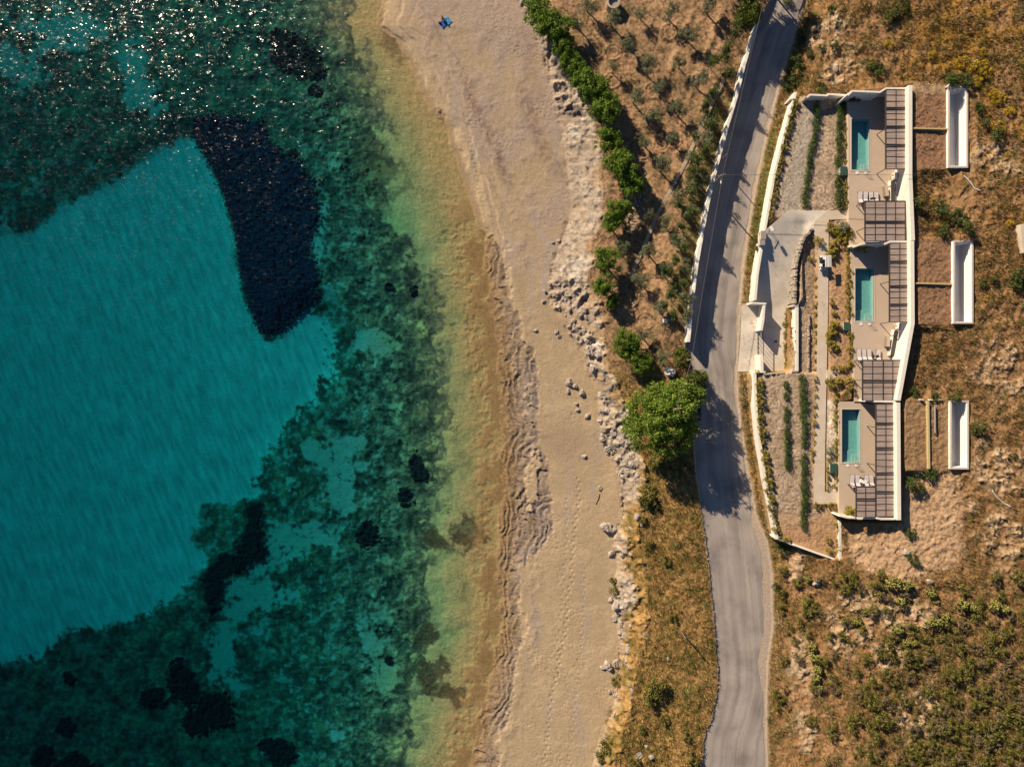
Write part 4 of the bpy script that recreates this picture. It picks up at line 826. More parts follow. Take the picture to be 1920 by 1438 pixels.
# the big tree by the road
g = np.random.default_rng(5)
lob = [(0, 0, 6.2, 3.0, 2.8), (-2.5, 1.3, 5.2, 2.4, 2.3), (2.3, 1.6, 5.6, 2.4, 2.4), (-2.4, -2.0, 5.0, 2.4, 2.2), (1.6, -2.4, 5.2, 2.5, 2.3), (3.4, -.6, 4.8, 1.8, 1.9), (-.3, 3.2, 5.0, 2.0, 2.0), (-3.9, -.4, 4.2, 1.5, 1.6), (2.4, 3.6, 5.4, 1.7, 1.8), (4.3, 3.2, 4.6, 1.5, 1.6), (-.6, -4.2, 4.2, 1.5, 1.5)]
bt = tree('broad_tree', lob, 380, .60, 76, .28, M_big, 3.2, .42, g, 'largest tree, broad bright green crown beside the road bend', 'tree', limbs=16); bt.location = at(1243, 788, 0, 6); bt.scale = (1.16, 1.22, 1.1)
g = np.random.default_rng(6); t = tree('leafy_tree', [(0, 0, 3.2, 2.0, 2.0), (1.0, .8, 2.8, 1.3, 1.3), (-.9, -.8, 2.6, 1.2, 1.2)], 80, .48, 60, .26, leafmat('dark_leaves', [(.045, .07, .01), (.08, .11, .014), (.12, .15, .02), (.17, .19, .03)], .25), 2, .2, g, 'rounded tree between the white wall and road at the top edge'); t.location = at(1404, 26, 0, 3.6)
t2 = dup(t, at(1279, 672, 0, 2.2), 1.2, .74, 'rounded olive-green tree just above the broad tree by the road')
t2 = dup(t, at(1302, 716, 0, 2.6), 2.9, .95, 'dark green tree between the broad tree and the road')
t2 = dup(t, at(1408, -8, 0, 3.0), 4.0, .9, 'rounded tree half out of view at the top edge by the road')
for k, (u, v) in enumerate(((1448,-70),(1415,-62),(1385,-50),(1350,-80))): dup(t, at(u, v, 0, 4.0), k * 1.3, (1.0, 1.0, 1.45), 'tall tree just beyond the top edge, ' + ['nearest', 'second', 'third', 'farthest'][k] + ' from the road')
# olives
ol = [(1105,10),(1085,40),(1148,32),(1204,28),(1258,22),(1330,6),(1180,78),(1150,128),(1212,122),(1292,64),(1276,118),(1308,150),(1192,182),(1240,165),(1226,216),(1275,206),(1205,262),(1262,262),(1242,312),(1300,298),(1296,352),(1318,262),(1272,365),(1215,402),(1248,418),(1165,468),(1222,474),(1276,452),(1300,400),(1252,508),(1200,522),(1290,500),(1236,574),(1288,556),(1206,628),(1242,674),(1318,226),(1337,180),(1310,330),(1288,592),(1172,432)]
op = []
for k in range(5):
    g = np.random.default_rng(200 + k); lob = [(g.uniform(-.7, .7), g.uniform(-.7, .7), g.uniform(1.5, 2.1), g.uniform(.6, 1.0), .7) for _ in range(4)]
    op.append(tree('olive_tree', lob, 44, .30, 44, .16, M_olv, 1.1, .12, g, limbs=14, aspect=.4))
side = [0 if (u - 1182) / (1358 - 1182) < (522 - v) / (522 - 148) else 1 for u, v in ol]; rank = {}
for s_ in (0, 1):
    for r_, i in enumerate(sorted([i for i in range(len(ol)) if side[i] == s_], key=lambda i: ol[i][1])): rank[i] = r_
instances(op, [(u, v, r5.uniform(.9, 1.4), i) for i, (u, v) in enumerate(ol)], lambda i: 'grey-green olive tree ' + ('seaward of the stone channel, ' if side[i] == 0 else 'between stone channel and white wall, ') + ordn(rank[i]), 'olive trees in the grove', lambda s: 1.8 * s)
# shrubs beside the white wall
wl = [(RL_(v) - 30 - 12 * (i % 3) + (3 if i % 2 else -3), v) for i, v in enumerate(list(range(60, 200, 26)) + list(range(212, 600, 21)))]
def shrub(name, R_, hgt, k, r, per, leaf, m, seed, cat='shrub', aspect=.6):
    g = np.random.default_rng(seed); return tree(name, [(0, 0, hgt * .35, R_, hgt * .6)], k, r, per, leaf, m, hgt * .3, .05, g, cat=cat, limbs=3, aspect=aspect, up_=.5)
def wshrub(seed):
    g = np.random.default_rng(seed); lob = [(g.uniform(-.8, .8), g.uniform(-.8, .8), g.uniform(.8, 3.2), g.uniform(.3, .55), g.uniform(.9, 1.6)) for _ in range(5)]
    return tree('tall_shrub', lob, 44, .26, 34, .18, M_shg, 1.6, .06, g, cat='shrub', limbs=10)
sg_ = [wshrub(300 + k) for k in range(4)]
instances(sg_, [(u, v, r5.uniform(.8, 1.25), i) for i, (u, v) in enumerate(wl)], lambda i: 'green shrub growing on the grove side of the white wall, ' + ordn(i), 'green shrubs along the white wall', lambda s: 3.3 * s)
flush()
# hillside shrubs
ss_ = [shrub('round_shrub', .62, .95, 13, .24, 30, .15, M_shr, 320 + k) for k in range(4)]; sb_ = [shrub('round_shrub', .6, .8, 12, .24, 28, .15, M_shb, 330 + k) for k in range(2)]
sh = []; big_sh = [(1645,1105,1.6),(1590,1078,1.5),(1602,1092,1.2),(1466,1112,1.1),(1466,1142,1.0),(1500,1168,1.1),(1585,1105,1.2),(1470,1236,1.1),(1560,1276,1.3),(1709,1227,1.5),(1637,1145,1.2),(1625,1236,1.2),(1655,1225,1.2),(1606,1262,1.1),(1660,1265,1.2),(1622,1290,1.0),(1626,1406,1.0),(1600,1365,1.2),(1655,1350,1.6),(1520,1352,1.2),(1560,1360,1.1),(1595,1350,1.1),(1780,1265,1.3),(1800,1215,1.3),(1878,1190,1.3),(1815,1265,1.2),(1745,1300,1.2),(1775,1300,1.1),(1480,1180,1.0),(1568,1090,1.0),(1515,1122,1.1),(1530,1140,1.2),(1590,1105,1.1),(1455,1300,1.0),(1580,1192,1.0),(1668,1198,1.4),(1710,1255,1.2)]
sh = [(u, v, s * 1.25, i % 4) for i, (u, v, s) in enumerate(big_sh)]
taken = [(u, v) for u, v, *_ in sh]; tries = 0
while len(sh) < 262 and tries < 20000:
    tries += 1; u = r5.uniform(1455, 1935); v = r5.uniform(1065, 1450); wgt = .1 + .9 * np.clip((v - 1150) / 200, 0, 1) * np.clip((u - 1560) / 200, 0, 1)
    if r5.random() > wgt or min((u - a) ** 2 + (v - b) ** 2 for a, b in taken) < 11 ** 2: continue
    if blob(u, v, 1, 1) is None: continue
    taken.append((u, v)); sh.append((u, v, r5.uniform(.85, 1.6), int(r5.integers(0, 6))))
instances(ss_ + sb_, sh, lambda i: 'low rounded dusty shrub on the rocky slope at the bottom right', 'low rounded shrubs on the bottom right slope', lambda s: .6 * s)
flush()
nsh = [(1563,82,.9),(1542,88,.7),(1540,165,1.2),(1520,100,.9),(1835,800,1.5),(1905,856,.5),(1690,690,.9),(1694,712,.8),(1745,890,1.3),(1712,905,1.5),(1722,917,1.2),(1706,1000,1.1),(1712,1045,1.0),(1718,1055,.8),(1628,270 - 90,.1),(1650,130,1.3),(1630,120,1.2),(1790,150,1.6),(1812,150,1.3),(1765,390,1.5),(1800,405,1.6),(1815,430,1.6),(1770,430,1.2),(1722,378,1.2),(1912,515,1.4),(1905,530,1.3),(1845,530,.8),(1864,523,.7),(1756,745,1.0),(1790,745,1.2),(1815,760,1.2),(1668,30,1.6),(1690,12,1.5),(1560,18,.9),(1838,200,1.0),(1850,230,1.0),(1870,250,1.3),(1716,735,1.0),(1476,1,1.0),(1490,150,1.5),(1500,130,1.4),(1492,110,1.3),(1478,165,1.1),(1505,75,1.0),(1462,1020,.9),(1470,1032,1.1),(1456,1100,.9)]
nsh = [q for q in nsh if q[2] > .2]
def where(u, v):
    if u < 1515 and v < 200: return 'in the shaded ditch right of the road'
    if v < 160: return 'on the slope above the upper house'
    if u > 1820: return 'on the slope right of the light wells'
    if v < 460: return 'between the upper and middle light wells'
    if v < 790: return 'between the middle and lower light wells'
    if v < 960: return 'below the lower earth roof'
    return 'south of the houses'
gr = {}
for q in sorted(nsh, key=lambda q: q[1]): gr.setdefault(where(q[0], q[1]), []).append(q)
flat_ = [(q, r_, k) for k, l in gr.items() for r_, q in enumerate(l)]
sg2 = [shrub('green_shrub', .8, 1.0, 18, .28, 36, .16, M_shg, 340 + k) for k in range(3)]
instances(sg2, [(q[0], q[1], q[2], i) for i, (q, r_, k) in enumerate(flat_)], lambda i: 'green shrub ' + flat_[i][2] + ', ' + ordn(flat_[i][1]), 'green shrubs around the houses', lambda s: .6 * s)
bk = sorted([(1213,925,2.0),(1222,945,1.5),(1205,975,.8),(1216,1020,1.0),(1232,1290,2.0),(1226,1310,1.8),(1158,1278,1.3),(1152,1108,1.1),(1150,1090,.9),(1140,1400,1.8),(1128,1418,1.4),(1262,1160,1.0),(1300,1420,1.4),(1288,1380,1.0),(1246,1352,1.1),(1250,1050,1.0),(1206,1368,1.0),(1190,1430,1.2)], key=lambda q: q[1])
instances(sb3 := [shrub('bank_shrub', .8, 1.0, 18, .28, 36, .16, M_shr, 380 + k) for k in range(3)], [(u, v, s, i) for i, (u, v, s) in enumerate(bk)], lambda i: 'dull green shrub on the grassy bank left of the road, ' + ordn(i), 'shrubs on the grassy bank', lambda s: .5 * s)
flush()
# yellow flowering bushes
yl = [(1808,115,1.2),(1840,122,1.4),(1850,135,1.2),(1834,152,1.0),(1822,128,1.0),(1863,175,1.0),(1880,182,1.0),(1895,208,1.0),(1872,235,1.1),(1866,190,.8),(1668,84,.9),(1748,102,.9),(1775,413,.8),(1895,418,.8),(1750,378,.6),(1850,560,.7),(1698,18,.8),(1880,243,.8),(1890,290,.6),(1845,98,.8)]
ysh = [shrub('flowering_bush', .8, .8, 18, .26, 40, .13, M_yel, 350 + k) for k in range(3)]
yl = sorted(yl, key=lambda q: q[1])
instances(ysh, [(u, v, s, i) for i, (u, v, s) in enumerate(yl)], lambda i: 'yellow flowering bush on the hillside, ' + ordn(i), 'yellow flowering bushes', lambda s: .5 * s)
flush()
# prickly pears
def cactus(seed, rx, ry, n):
    g = np.random.default_rng(seed); t = empty('prickly_pear', (0, 0, 0), None, 'cactus'); V_, F_ = [], []; o_ = 0
    for i in range(n):
        a = g.uniform(0, 6.3); q = g.random() ** .62; c = np.array([math.cos(a) * rx * q, math.sin(a) * ry * q, .25 + (1 - q * q) * 1.0 + g.uniform(-.1, .15)])
        nr = g.normal(0, 1, 3) + [0, 0, .7]; nr /= np.linalg.norm(nr); x = np.cross(nr, g.normal(0, 1, 3)); x /= np.linalg.norm(x); y = np.cross(nr, x); s = g.uniform(.15, .26)
        ring = [c + (x * math.cos(b) * s + y * math.sin(b) * s * .75) for b in np.linspace(0, 6.283, 9)[:-1]]
        V_ += [c + nr * .04] + ring + [c - nr * .04]; F_ += [(o_, o_ + 1 + j, o_ + 1 + (j + 1) % 8) for j in range(8)] + [(o_ + 9, o_ + 1 + (j + 1) % 8, o_ + 1 + j) for j in range(8)]; o_ += 10
    np_mesh('pad_clump', V_, F_, M_pad, t); mb = MB()
    for i in range(6): a = i * 1.05; mb.tube((math.cos(a) * rx * .4, math.sin(a) * ry * .4, -.2), (math.cos(a) * rx * .6, math.sin(a) * ry * .6, .6), .09, .06, 6)
    mb.build('trunk', M_bark, t); return t
cs = [cactus(1, 1.3, .9, 90), cactus(2, .8, 1.0, 60)]
cl = [(1677,1094,1.3),(1702,1098,1.0),(1690,1130,.8),(1747,1112,.9),(1608,1165,.9),(1622,1146,.6),(1684,1180,1.0),(1758,1168,1.0),(1775,1158,.7),(1740,1172,.8),(1805,1136,.95),(1825,1140,.7),(1866,1136,1.0),(1885,1142,.9),(1700,1205,.7),(1715,1206,.6),(1757,1128,.5),(1515,1085,.7),(1496,1095,.6),(1510,1130,.8),(1518,1150,.8),(1523,1212,.9),(1530,1235,1.0),(1535,1255,.9),(1530,1272,.8),(1537,1290,.7)]
cl = sorted(cl, key=lambda q: q[1]); instances(cs, [(u, v, s, i) for i, (u, v, s) in enumerate(cl)], lambda i: 'clump of yellow-green prickly pear on the slope, ' + ordn(i), 'prickly pear clumps on the slope', lambda s: .7 * s)
# garden tufts
gt = [shrub('garden_plant', .5, .8, 12, .18, 34, .19, M_gard, 360 + k, 'plant', .3) for k in range(3)]
items = []
def run(pts, gap, s0, what, jit_=1.5):
    L0 = 0; pts_ = []
    for a, b_ in zip(pts[:-1], pts[1:]):
        l = math.hypot(b_[0] - a[0], b_[1] - a[1]); n = max(1, int(l / gap))
        for i in range(n): t_ = i / n; pts_.append((a[0] + (b_[0] - a[0]) * t_ + r5.uniform(-jit_, jit_), a[1] + (b_[1] - a[1]) * t_ + r5.uniform(-jit_, jit_)))
    for q in pts_: items.append((*q, s0 * r5.uniform(.75, 1.25), what))
EDGE = 'yellow-green tuft in the row just inside the roadside garden wall'
run([(1492,190),(1475,250),(1459,330),(1448,392),(1444,420)], 7, .85, EDGE); run([(1422,702),(1425,780),(1434,860),(1446,940),(1458,1000)], 8.5, 1.05, EDGE, 3); run([(1462,1010),(1486,1014)], 8, .9, EDGE)
run([(1474,590),(1474,690)], 8, .9, 'yellow tuft in the narrow bed at the foot of the sign wall', 2)
run([(1586,190),(1586,312)], 10, .7, 'small tuft along the edge of the upper terrace', 1); run([(1586,335),(1587,385),(1566,392)], 8, .8, 'small tuft along the edge of the upper terrace', 1)
BEDL = 'yellow-green tuft in the planted bed left of the middle terrace'
for u, v, n, sx, sy in ((1566,440,9,12,20),(1578,432,5,10,12),(1590,440,6,10,6),(1560,470,5,6,8),(1562,590,5,5,30),(1562,640,9,8,22)):
    for _ in range(n): items.append((u + r5.uniform(-sx, sx), v + r5.uniform(-sy, sy), r5.uniform(.9, 1.5), BEDL))
run([(1591,465),(1593,600)], 9, .85, BEDL, 1.5); run([(1595,625),(1596,688),(1555,691)], 8, .9, BEDL, 1.5)
run([(1554,715),(1598,716)], 7, 1.2, BEDL, 4); run([(1596,730),(1612,742)], 8, 1.3, BEDL, 5); run([(1568,738),(1569,920)], 10, .85, 'tuft in the stony bed left of the lower terrace', 1.5)
run([(1531,520),(1529,760),(1524,880)], 17, .8, 'small tuft along the left edge of the garden path', 1.2); run([(1530,946),(1572,948)], 8, .8, 'tuft along the south edge of the garden path', 1); run([(1572,955),(1573,1040)], 9, .85, 'tuft along the east wall of the lower garden', 1); run([(1552,920),(1552,850)], 12, .7, 'tuft in the stony bed left of the lower terrace', 1.5)
for u, v, s in ((1602,467,1.5),(1619,469,1.5)): items.append((u, v, s, 'large yellow-green tuft on the corner of the middle terrace'))
run([(1580,955),(1604,957)], 5, 1.5, 'yellow-green tuft on the south corner of the lower terrace', 2)
for q in ((1534,452,1.5,'single tuft beside the top of the garden path'),(1521,482,1.0,'single tuft in the raised bed by the stone wall'),(1553,990+22,1.0,'dark tuft near the lower garden corner'),(1556,1032,1.2,'dark tuft near the lower garden corner')): items.append(q)
print('tufts', len(items))
lb_ = {}
for i, it in enumerate(items): lb_.setdefault(it[3], []).append(i)
GTL = {}
for i, it in enumerate(items): GTL[i] = it[3]
instances(gt, [(u, v, s, i) for i, (u, v, s, _) in enumerate(items)], lambda i: GTL[i], 'yellow-green garden tufts', lambda s: .4 * s)
flush()
for o in [o for o in bpy.data.objects if o.get('group') == 'yellow-green garden tufts']:
    o['group'] = o['label'].replace('tuft', 'tufts', 1)
    if 'terrace corner' in o['label'] or 'corner of the middle' in o['label'] or 'south corner of the lower terrace' in o['label']: o.location.z = 11.0
ag = tree('round_garden_bush', [(0, 0, .8, .9, .8)], 22, .34, 34, .24, M_agave, .5, .06, np.random.default_rng(9), 'round blue-green bush at the corner by the upper terrace', 'bush', aspect=.35); ag.location = at(1581, 426, 0, .8)
dup(ag, at(1554, 846, 0, .6), 1, .7, 'round grey-green bush beside the path at the stony bed')
# hedges
def hedge(lbl, pts, wd, hgt, gaps=()):
    t = empty('hedge', at(pts[0][0], pts[0][1]), lbl, 'hedge'); lm = []; g = np.random.default_rng(int(pts[0][0]))
    for a, b_ in zip(pts[:-1], pts[1:]):
        n = int(math.hypot(b_[0] - a[0], b_[1] - a[1]) * .75)
        for i in range(n):
            u = a[0] + (b_[0] - a[0]) * i / n; v = a[1] + (b_[1] - a[1]) * i / n
            if any(g0 < v < g1 for g0, g1 in gaps): continue
            p = at(u + g.normal(0, wd), v, 0, hgt * .6); lm.append([p.x - t.location.x, p.y - t.location.y, p.z - t.location.z + g.uniform(.15, hgt * .75), g.uniform(.32, .56)])
    Pt, Nm = lump_cloud(np.array(lm), 42, g); V_, F_ = leaf_quads(Pt, Nm, .17, g); np_mesh('foliage', V_, F_, M_hed, t, smooth=False)
    mb = MB()
    for l in lm[::6]: mb.tube((l[0], l[1], l[2] - 1.0), (l[0], l[1], l[2]), .03, n=5)
    mb.build('stem', M_bark, t)
hedge('dark green hedge row down the middle of the upper garden', [(1533,192),(1530,240),(1520,290),(1512,350),(1509,390)], 2.0, .9)
hedge('dark green hedge row beside the upper terrace', [(1575,188),(1574,240),(1571,312),(1572,330),(1573,388)], 2.2, .9, gaps=((313,326),))
hedge('long dark green hedge row in the lower garden', [(1503,702),(1507,760),(1508,850),(1508,940),(1507,992)], 2.2, .85, gaps=((838,850),))
hedge('thin broken hedge row left of the long one in the lower garden', [(1474,716),(1475,800),(1476,880)], 1.3, .7, gaps=((728,736),(750,762),(792,800)))
# uncountable ground cover
def gsample(n, f, lo=(1000, -180), hi=(2120, 1620), seed=0):
    g = np.random.default_rng(seed); u = g.uniform(lo[0], hi[0], n); v = g.uniform(lo[1], hi[1], n); i = (np.searchsorted(ua, u) - 1).clip(0, nu - 2); j = (np.searchsorted(va, v) - 1).clip(0, nv - 2)
    keep = g.random(n) < f[j, i]; i, j, u, v = i[keep], j[keep], u[keep], v[keep]; tx = (u - ua[i]) / (ua[i + 1] - ua[i]); ty = (v - va[j]) / (va[j + 1] - va[j])
    bi = lambda A: (A[j, i] * (1 - tx) + A[j, i + 1] * tx) * (1 - ty) + (A[j + 1, i] * (1 - tx) + A[j + 1, i + 1] * tx) * ty
    return np.stack([bi(GX), bi(GY), bi(Z)], 1), C[j, i], g
built = L(ss(-4, 2, sg), L(ss(-4, 2, rect(1590, 152, 1716, 985)), L(ss(-4, 1, rect(1776, 158, 1828, 610)) , ss(-4, 1, rect(1779, 748, 1818, 884)))))
built = L(built, L(ss(-3, 1, sdv), ss(-4, 1, soilr * 10 - 5)))
offroad = 1 - ss(-2, 3, np.minimum(U - Lc, Rc + 3 - U))
hillm = (U > Rc) * (1 - built) * (1 - .8 * exc) * (1 - .75 * np.clip(pale, 0, 1))
bank = gv * gbank * (U < Lc); grove = gv * (1 - gbank) * (U < Lc)
dens = offroad * (1 - rocky * .9) * (hillm * (.35 + .65 * ss(-.4, .3, nM + nL)) + bank * (.75 + .25 * ss(-.3, .3, nM)) + grove * (.10 + .5 * ss(60, 10, Lc - U)) + cliff * .04)
def grass(name, n, dens, hgt, wd, lbl, blades, seed, tint=None, lean=1.0):
    Pb, cc, g = gsample(n, np.clip(dens, 0, 1), seed=seed); m_ = len(Pb); Pb = np.repeat(Pb, blades, 0); cc = np.repeat(cc, blades, 0); k = len(Pb)
    Pb = Pb + np.c_[g.normal(0, .07, (k, 2)), np.zeros(k)]; a = g.uniform(0, 6.283, k); h = hgt * g.uniform(.5, 1.4, k); ln = h * g.uniform(.3, 1.3, k) * lean; w_ = wd * g.uniform(.6, 1.5, k)
    dx, dy = np.cos(a), np.sin(a); A_ = Pb + np.c_[-dy * w_, dx * w_, np.full(k, -.03)]; B_ = Pb + np.c_[dy * w_, -dx * w_, np.full(k, -.03)]; T = Pb + np.c_[dx * ln, dy * ln, h]
    V_ = np.stack([A_, B_, T], 1).reshape(-1, 3); F_ = np.arange(3 * k).reshape(k, 3); q = (1.0 + .45 * g.normal(0, 1, (k, 1))).clip(.3, 2.2); col = cc * q
    r = g.random(k)[:, None]; col = np.where(r < .13, np.array([.10, .115, .03]) * q, np.where(r > .86, np.array([.42, .30, .12]) * q.clip(.6, 1.3), col)) if tint is None else (cc * .3 + np.array(tint) * .7) * q
    o = np_mesh(name, V_, F_, M_grass, col=np.repeat(col.clip(.01, .8), 3, 0), smooth=False); tag(o, lbl, 'grass', kind='stuff'); print(name, k)
M_grass = mat('dry_grass', (.3, .2, .1), rough=.9, nz=.1, sc_=3, vcol=True, spec=.1)
grass('dry_grass', 300000, dens, .34, .036, 'dry golden grass and weeds over the bank and hillside', 3, 1)
grass('green_weeds', 38000, offroad * (vg * ss(16, 6, np.abs(U - Rc - 12)) * ss(-.6, .0, nM2) + .25 * bank * ss(.0, .4, nM) + .18 * hillm * ss(.1, .5, nM2) + .5 * (gv * ss(46, 14, Lc - U) * (1 - gbank)) * ss(-.3, .3, nM)), .28, .045, 'green weeds along the road verges and in hollows', 3, 2, tint=(.10, .13, .025))
# scrub: leaf clumps too many to count
Pb, cc, g = gsample(125000, np.clip(offroad * (hillm * (.05 + .42 * ss(-.1, .45, nM + .5 * nL) + .9 * ss(1130, 1300, V) * ss(1600, 1760, U)) + bank * .42 * ss(-.15, .35, nM2) + grove * .02 + .06 * cliff * ss(.1, .5, nM2)), 0, 1), seed=9)
kk_ = 13; n0 = len(Pb); sz = g.uniform(.15, .34, n0) + .4 * g.random(n0) ** 3; Pq = np.repeat(Pb, kk_, 0); sq = np.repeat(sz, kk_)[:, None]; d = g.normal(0, 1, (n0 * kk_, 3)); d[:, 2] = np.abs(d[:, 2]); d /= np.linalg.norm(d, axis=1)[:, None]
V_, F_ = leaf_quads(Pq + d * sq * [1, 1, .9], d, .15, g, .6); base = np.array([[.10, .095, .026], [.14, .105, .035], [.065, .08, .02], [.19, .135, .05], [.12, .12, .03]])[g.integers(0, 5, n0)] * g.uniform(.7, 1.3, (n0, 1))
cl_ = np.repeat(np.repeat(base, kk_, 0) * g.uniform(.6, 1.4, (n0 * kk_, 1)), 4, 0); o = np_mesh('scrub', V_, F_, M_grass, col=cl_.clip(.01, .7), smooth=False); tag(o, 'low tangled scrub covering the dry hillside and bank', 'scrub', kind='stuff'); print('scrub', n0)
# ------------------------------------------------------------ rocks
def rock_mesh(seed, sub=3, flat=.7):
    bm = bmesh.new(); bmesh.ops.create_icosphere(bm, subdivisions=sub, radius=1.0); g = np.random.default_rng(seed); pl = g.normal(0, 1, (14, 3)); pl /= np.linalg.norm(pl, axis=1)[:, None]; off = g.uniform(.55, .95, 14)
    sc3 = np.array([g.uniform(.8, 1.3), g.uniform(.7, 1.0), flat])
    for v in bm.verts:
        p = np.array(v.co); k = 1.0
        for n_, o_ in zip(pl, off):
            d_ = p @ n_
            if d_ > o_: k = min(k, o_ / d_)
        p = p * k * sc3; p += .05 * np.array([math.sin(p[1] * 9 + seed), math.cos(p[2] * 8), math.sin(p[0] * 11)]); v.co = p
    me = bpy.data.meshes.new('boulder'); bm.to_mesh(me); bm.free(); me.materials.append(M_rock); return me
M_rock = mat('boulder_rock', (.22, .185, .16), rough=.95, col2=(.47, .42, .36), sc_=1.4, bump=.12, bsc=3)
rocks = [rock_mesh(40 + i) for i in range(6)]
def rock(u, v, r, lbl, group=None, flat=1.0):
    o = bpy.data.objects.new('boulder', rocks[int(u * 7 + v) % 6]); link(o); o.location = at(u, v, -r * .05, r * .3); o.rotation_euler = (r5.uniform(-.2, .2), r5.uniform(-.2, .2), r5.uniform(0, 6.3)); o.scale = (r, r, r * flat)
    return tag(o, lbl, 'rock', group)
bl = sorted([(1048,451,.55),(1037,455,.35),(1022,546,.55),(1020,565,.5),(1043,622,.5),(1049,631,.45),(1004,620,.45),(1067,716,1.0),(1078,724,.7),(1091,738,.85),(1065,733,.5),(1081,757,.5),(1083,768,.45),(1101,781,.6),(1095,856,.55),(1125,915,.5),(1139,988,1.5),(1150,994,.9),(1147,1038,.8),(1156,1138,1.3),(1142,1250,1.1),(1156,1244,.9),(1131,1251,.6),(1158,1305,.7),(1143,1298,.5),(1153,1340,.6),(1163,1188,.7),(1107,657,1.2),(1122,668,.9),(1112,690,1.1),(1104,640,.8),(1204,980+4,.5),(1210,1190,.5),(1253,1236,.5),(1198,1418,.8),(1222,1420,.8),(1212,1400,.5),(1568,128,.6),(1700,1035,.8),(1744,1091,.6),(1535,1094,.9),(1128,742,.8),(1136,770,1.0),(1126,790,.9),(1150,812,.7)], key=lambda q: q[1])
seaw = [q for q in bl if q[0] < 1175]; land_ = [q for q in bl if q[0] >= 1175]
def zone(q):
    u, v, r = q
    if u < 1175:
        if v < 500: return 'pale weathered rock on the upper beach'
        if v < 700: return 'pale rock at the cliff foot between grove and sand'
        if v < 870: return 'pale boulder on wet sand left of the broad tree'
        if v < 1100: return 'pale boulder at the cliff foot halfway down'
        return 'pale boulder at the cliff foot on the lower beach'
    if u < 1320: return 'pale stone on the grassy bank left of the road'
    if v < 300: return 'white stone on the slope above the upper garden'
    return 'white stone on the slope south of the houses'
zr = {}
for q in bl: zr.setdefault(zone(q), []).append(q)
for z_, l in zr.items():
    for i, q in enumerate(l): rock(*q, z_ + (', ' + ordn(i) if len(l) > 1 else ''), z_ + 's' if len(l) > 1 else None)
g = np.random.default_rng(77)
for i in range(46):
    v = g.uniform(815, 905); u = C_(v) + g.uniform(-6, 40); rock(u, v, g.uniform(.3, .8) ** 2 + .12, 'small tumbled rock in the pile below the broad tree', 'tumbled rocks below the broad tree')
for i in range(34):
    v = g.choice([g.uniform(930, 1080), g.uniform(1100, 1330)]); u = C_(v) + g.uniform(-6, 30); rock(u, v, g.uniform(.3, .8) ** 2 + .08, 'small pale rock along the foot of the low cliff', 'small rocks along the low cliff')
for i in range(24):
    v = g.uniform(520, 660); u = C_(v) + g.uniform(0, 34); rock(u, v, g.uniform(.3, .75) ** 2 + .08, 'small grey rock on the outcrop between beach and grove', 'small rocks on the outcrop')
for i in range(46):
    v = g.uniform(318, 436); u = 1180 + g.uniform(-10, 28); rock(u, v, g.uniform(.16, .34), 'white rubble stone in the gully behind the tree line', 'white rubble in the gully')

# ------------------------------------------------------------ person on the beach
M_skin = mat('skin', (.50, .27, .17), rough=.6, nz=.04); M_hair = mat('hair', (.015, .012, .01), rough=.7); M_swim = mat('swimwear', (.02, .022, .035), rough=.8)
M_blue = mat('blue_towel', (.01, .045, .30), rough=.95, col2=(.03, .14, .42), sc_=1.5); M_blue2 = mat('light_blue_cloth', (.06, .24, .46), rough=.95)
tw = at(833.5, 43.5, 0); me_v, me_f = [], []; n = 14
for i in range(n):
    for j in range(n):
        x = (i / (n - 1) - .5) * 1.7; y = (j / (n - 1) - .5) * 1.25; z = .03 + .025 * math.sin(x * 7 + y * 3) * math.cos(y * 6); me_v.append((x, y, z))
me_f = [(i * n + j, (i + 1) * n + j, (i + 1) * n + j + 1, i * n + j + 1) for i in range(n - 1) for j in range(n - 1)]
t = np_mesh('beach_towel', me_v, me_f, M_blue); m_ = t.modifiers.new('s', 'SOLIDIFY'); m_.thickness = .015; t.location = (tw.x, tw.y, tw.z + .02); t.rotation_euler = (0, 0, R(38)); tag(t, 'rumpled deep blue towel under the person on the beach', 'towel')
q = at(839.5, 40, 0); t = np_mesh('beach_cloth', [(a * .85, b_ * .8, c_ + .05) for a, b_, c_ in me_v], me_f, M_blue2); m_ = t.modifiers.new('s', 'SOLIDIFY'); m_.thickness = .015; t.location = (q.x, q.y, q.z + .05); t.rotation_euler = (0, 0, R(-50)); tag(t, 'light blue cloth overlapping the right side of the towel', 'cloth')
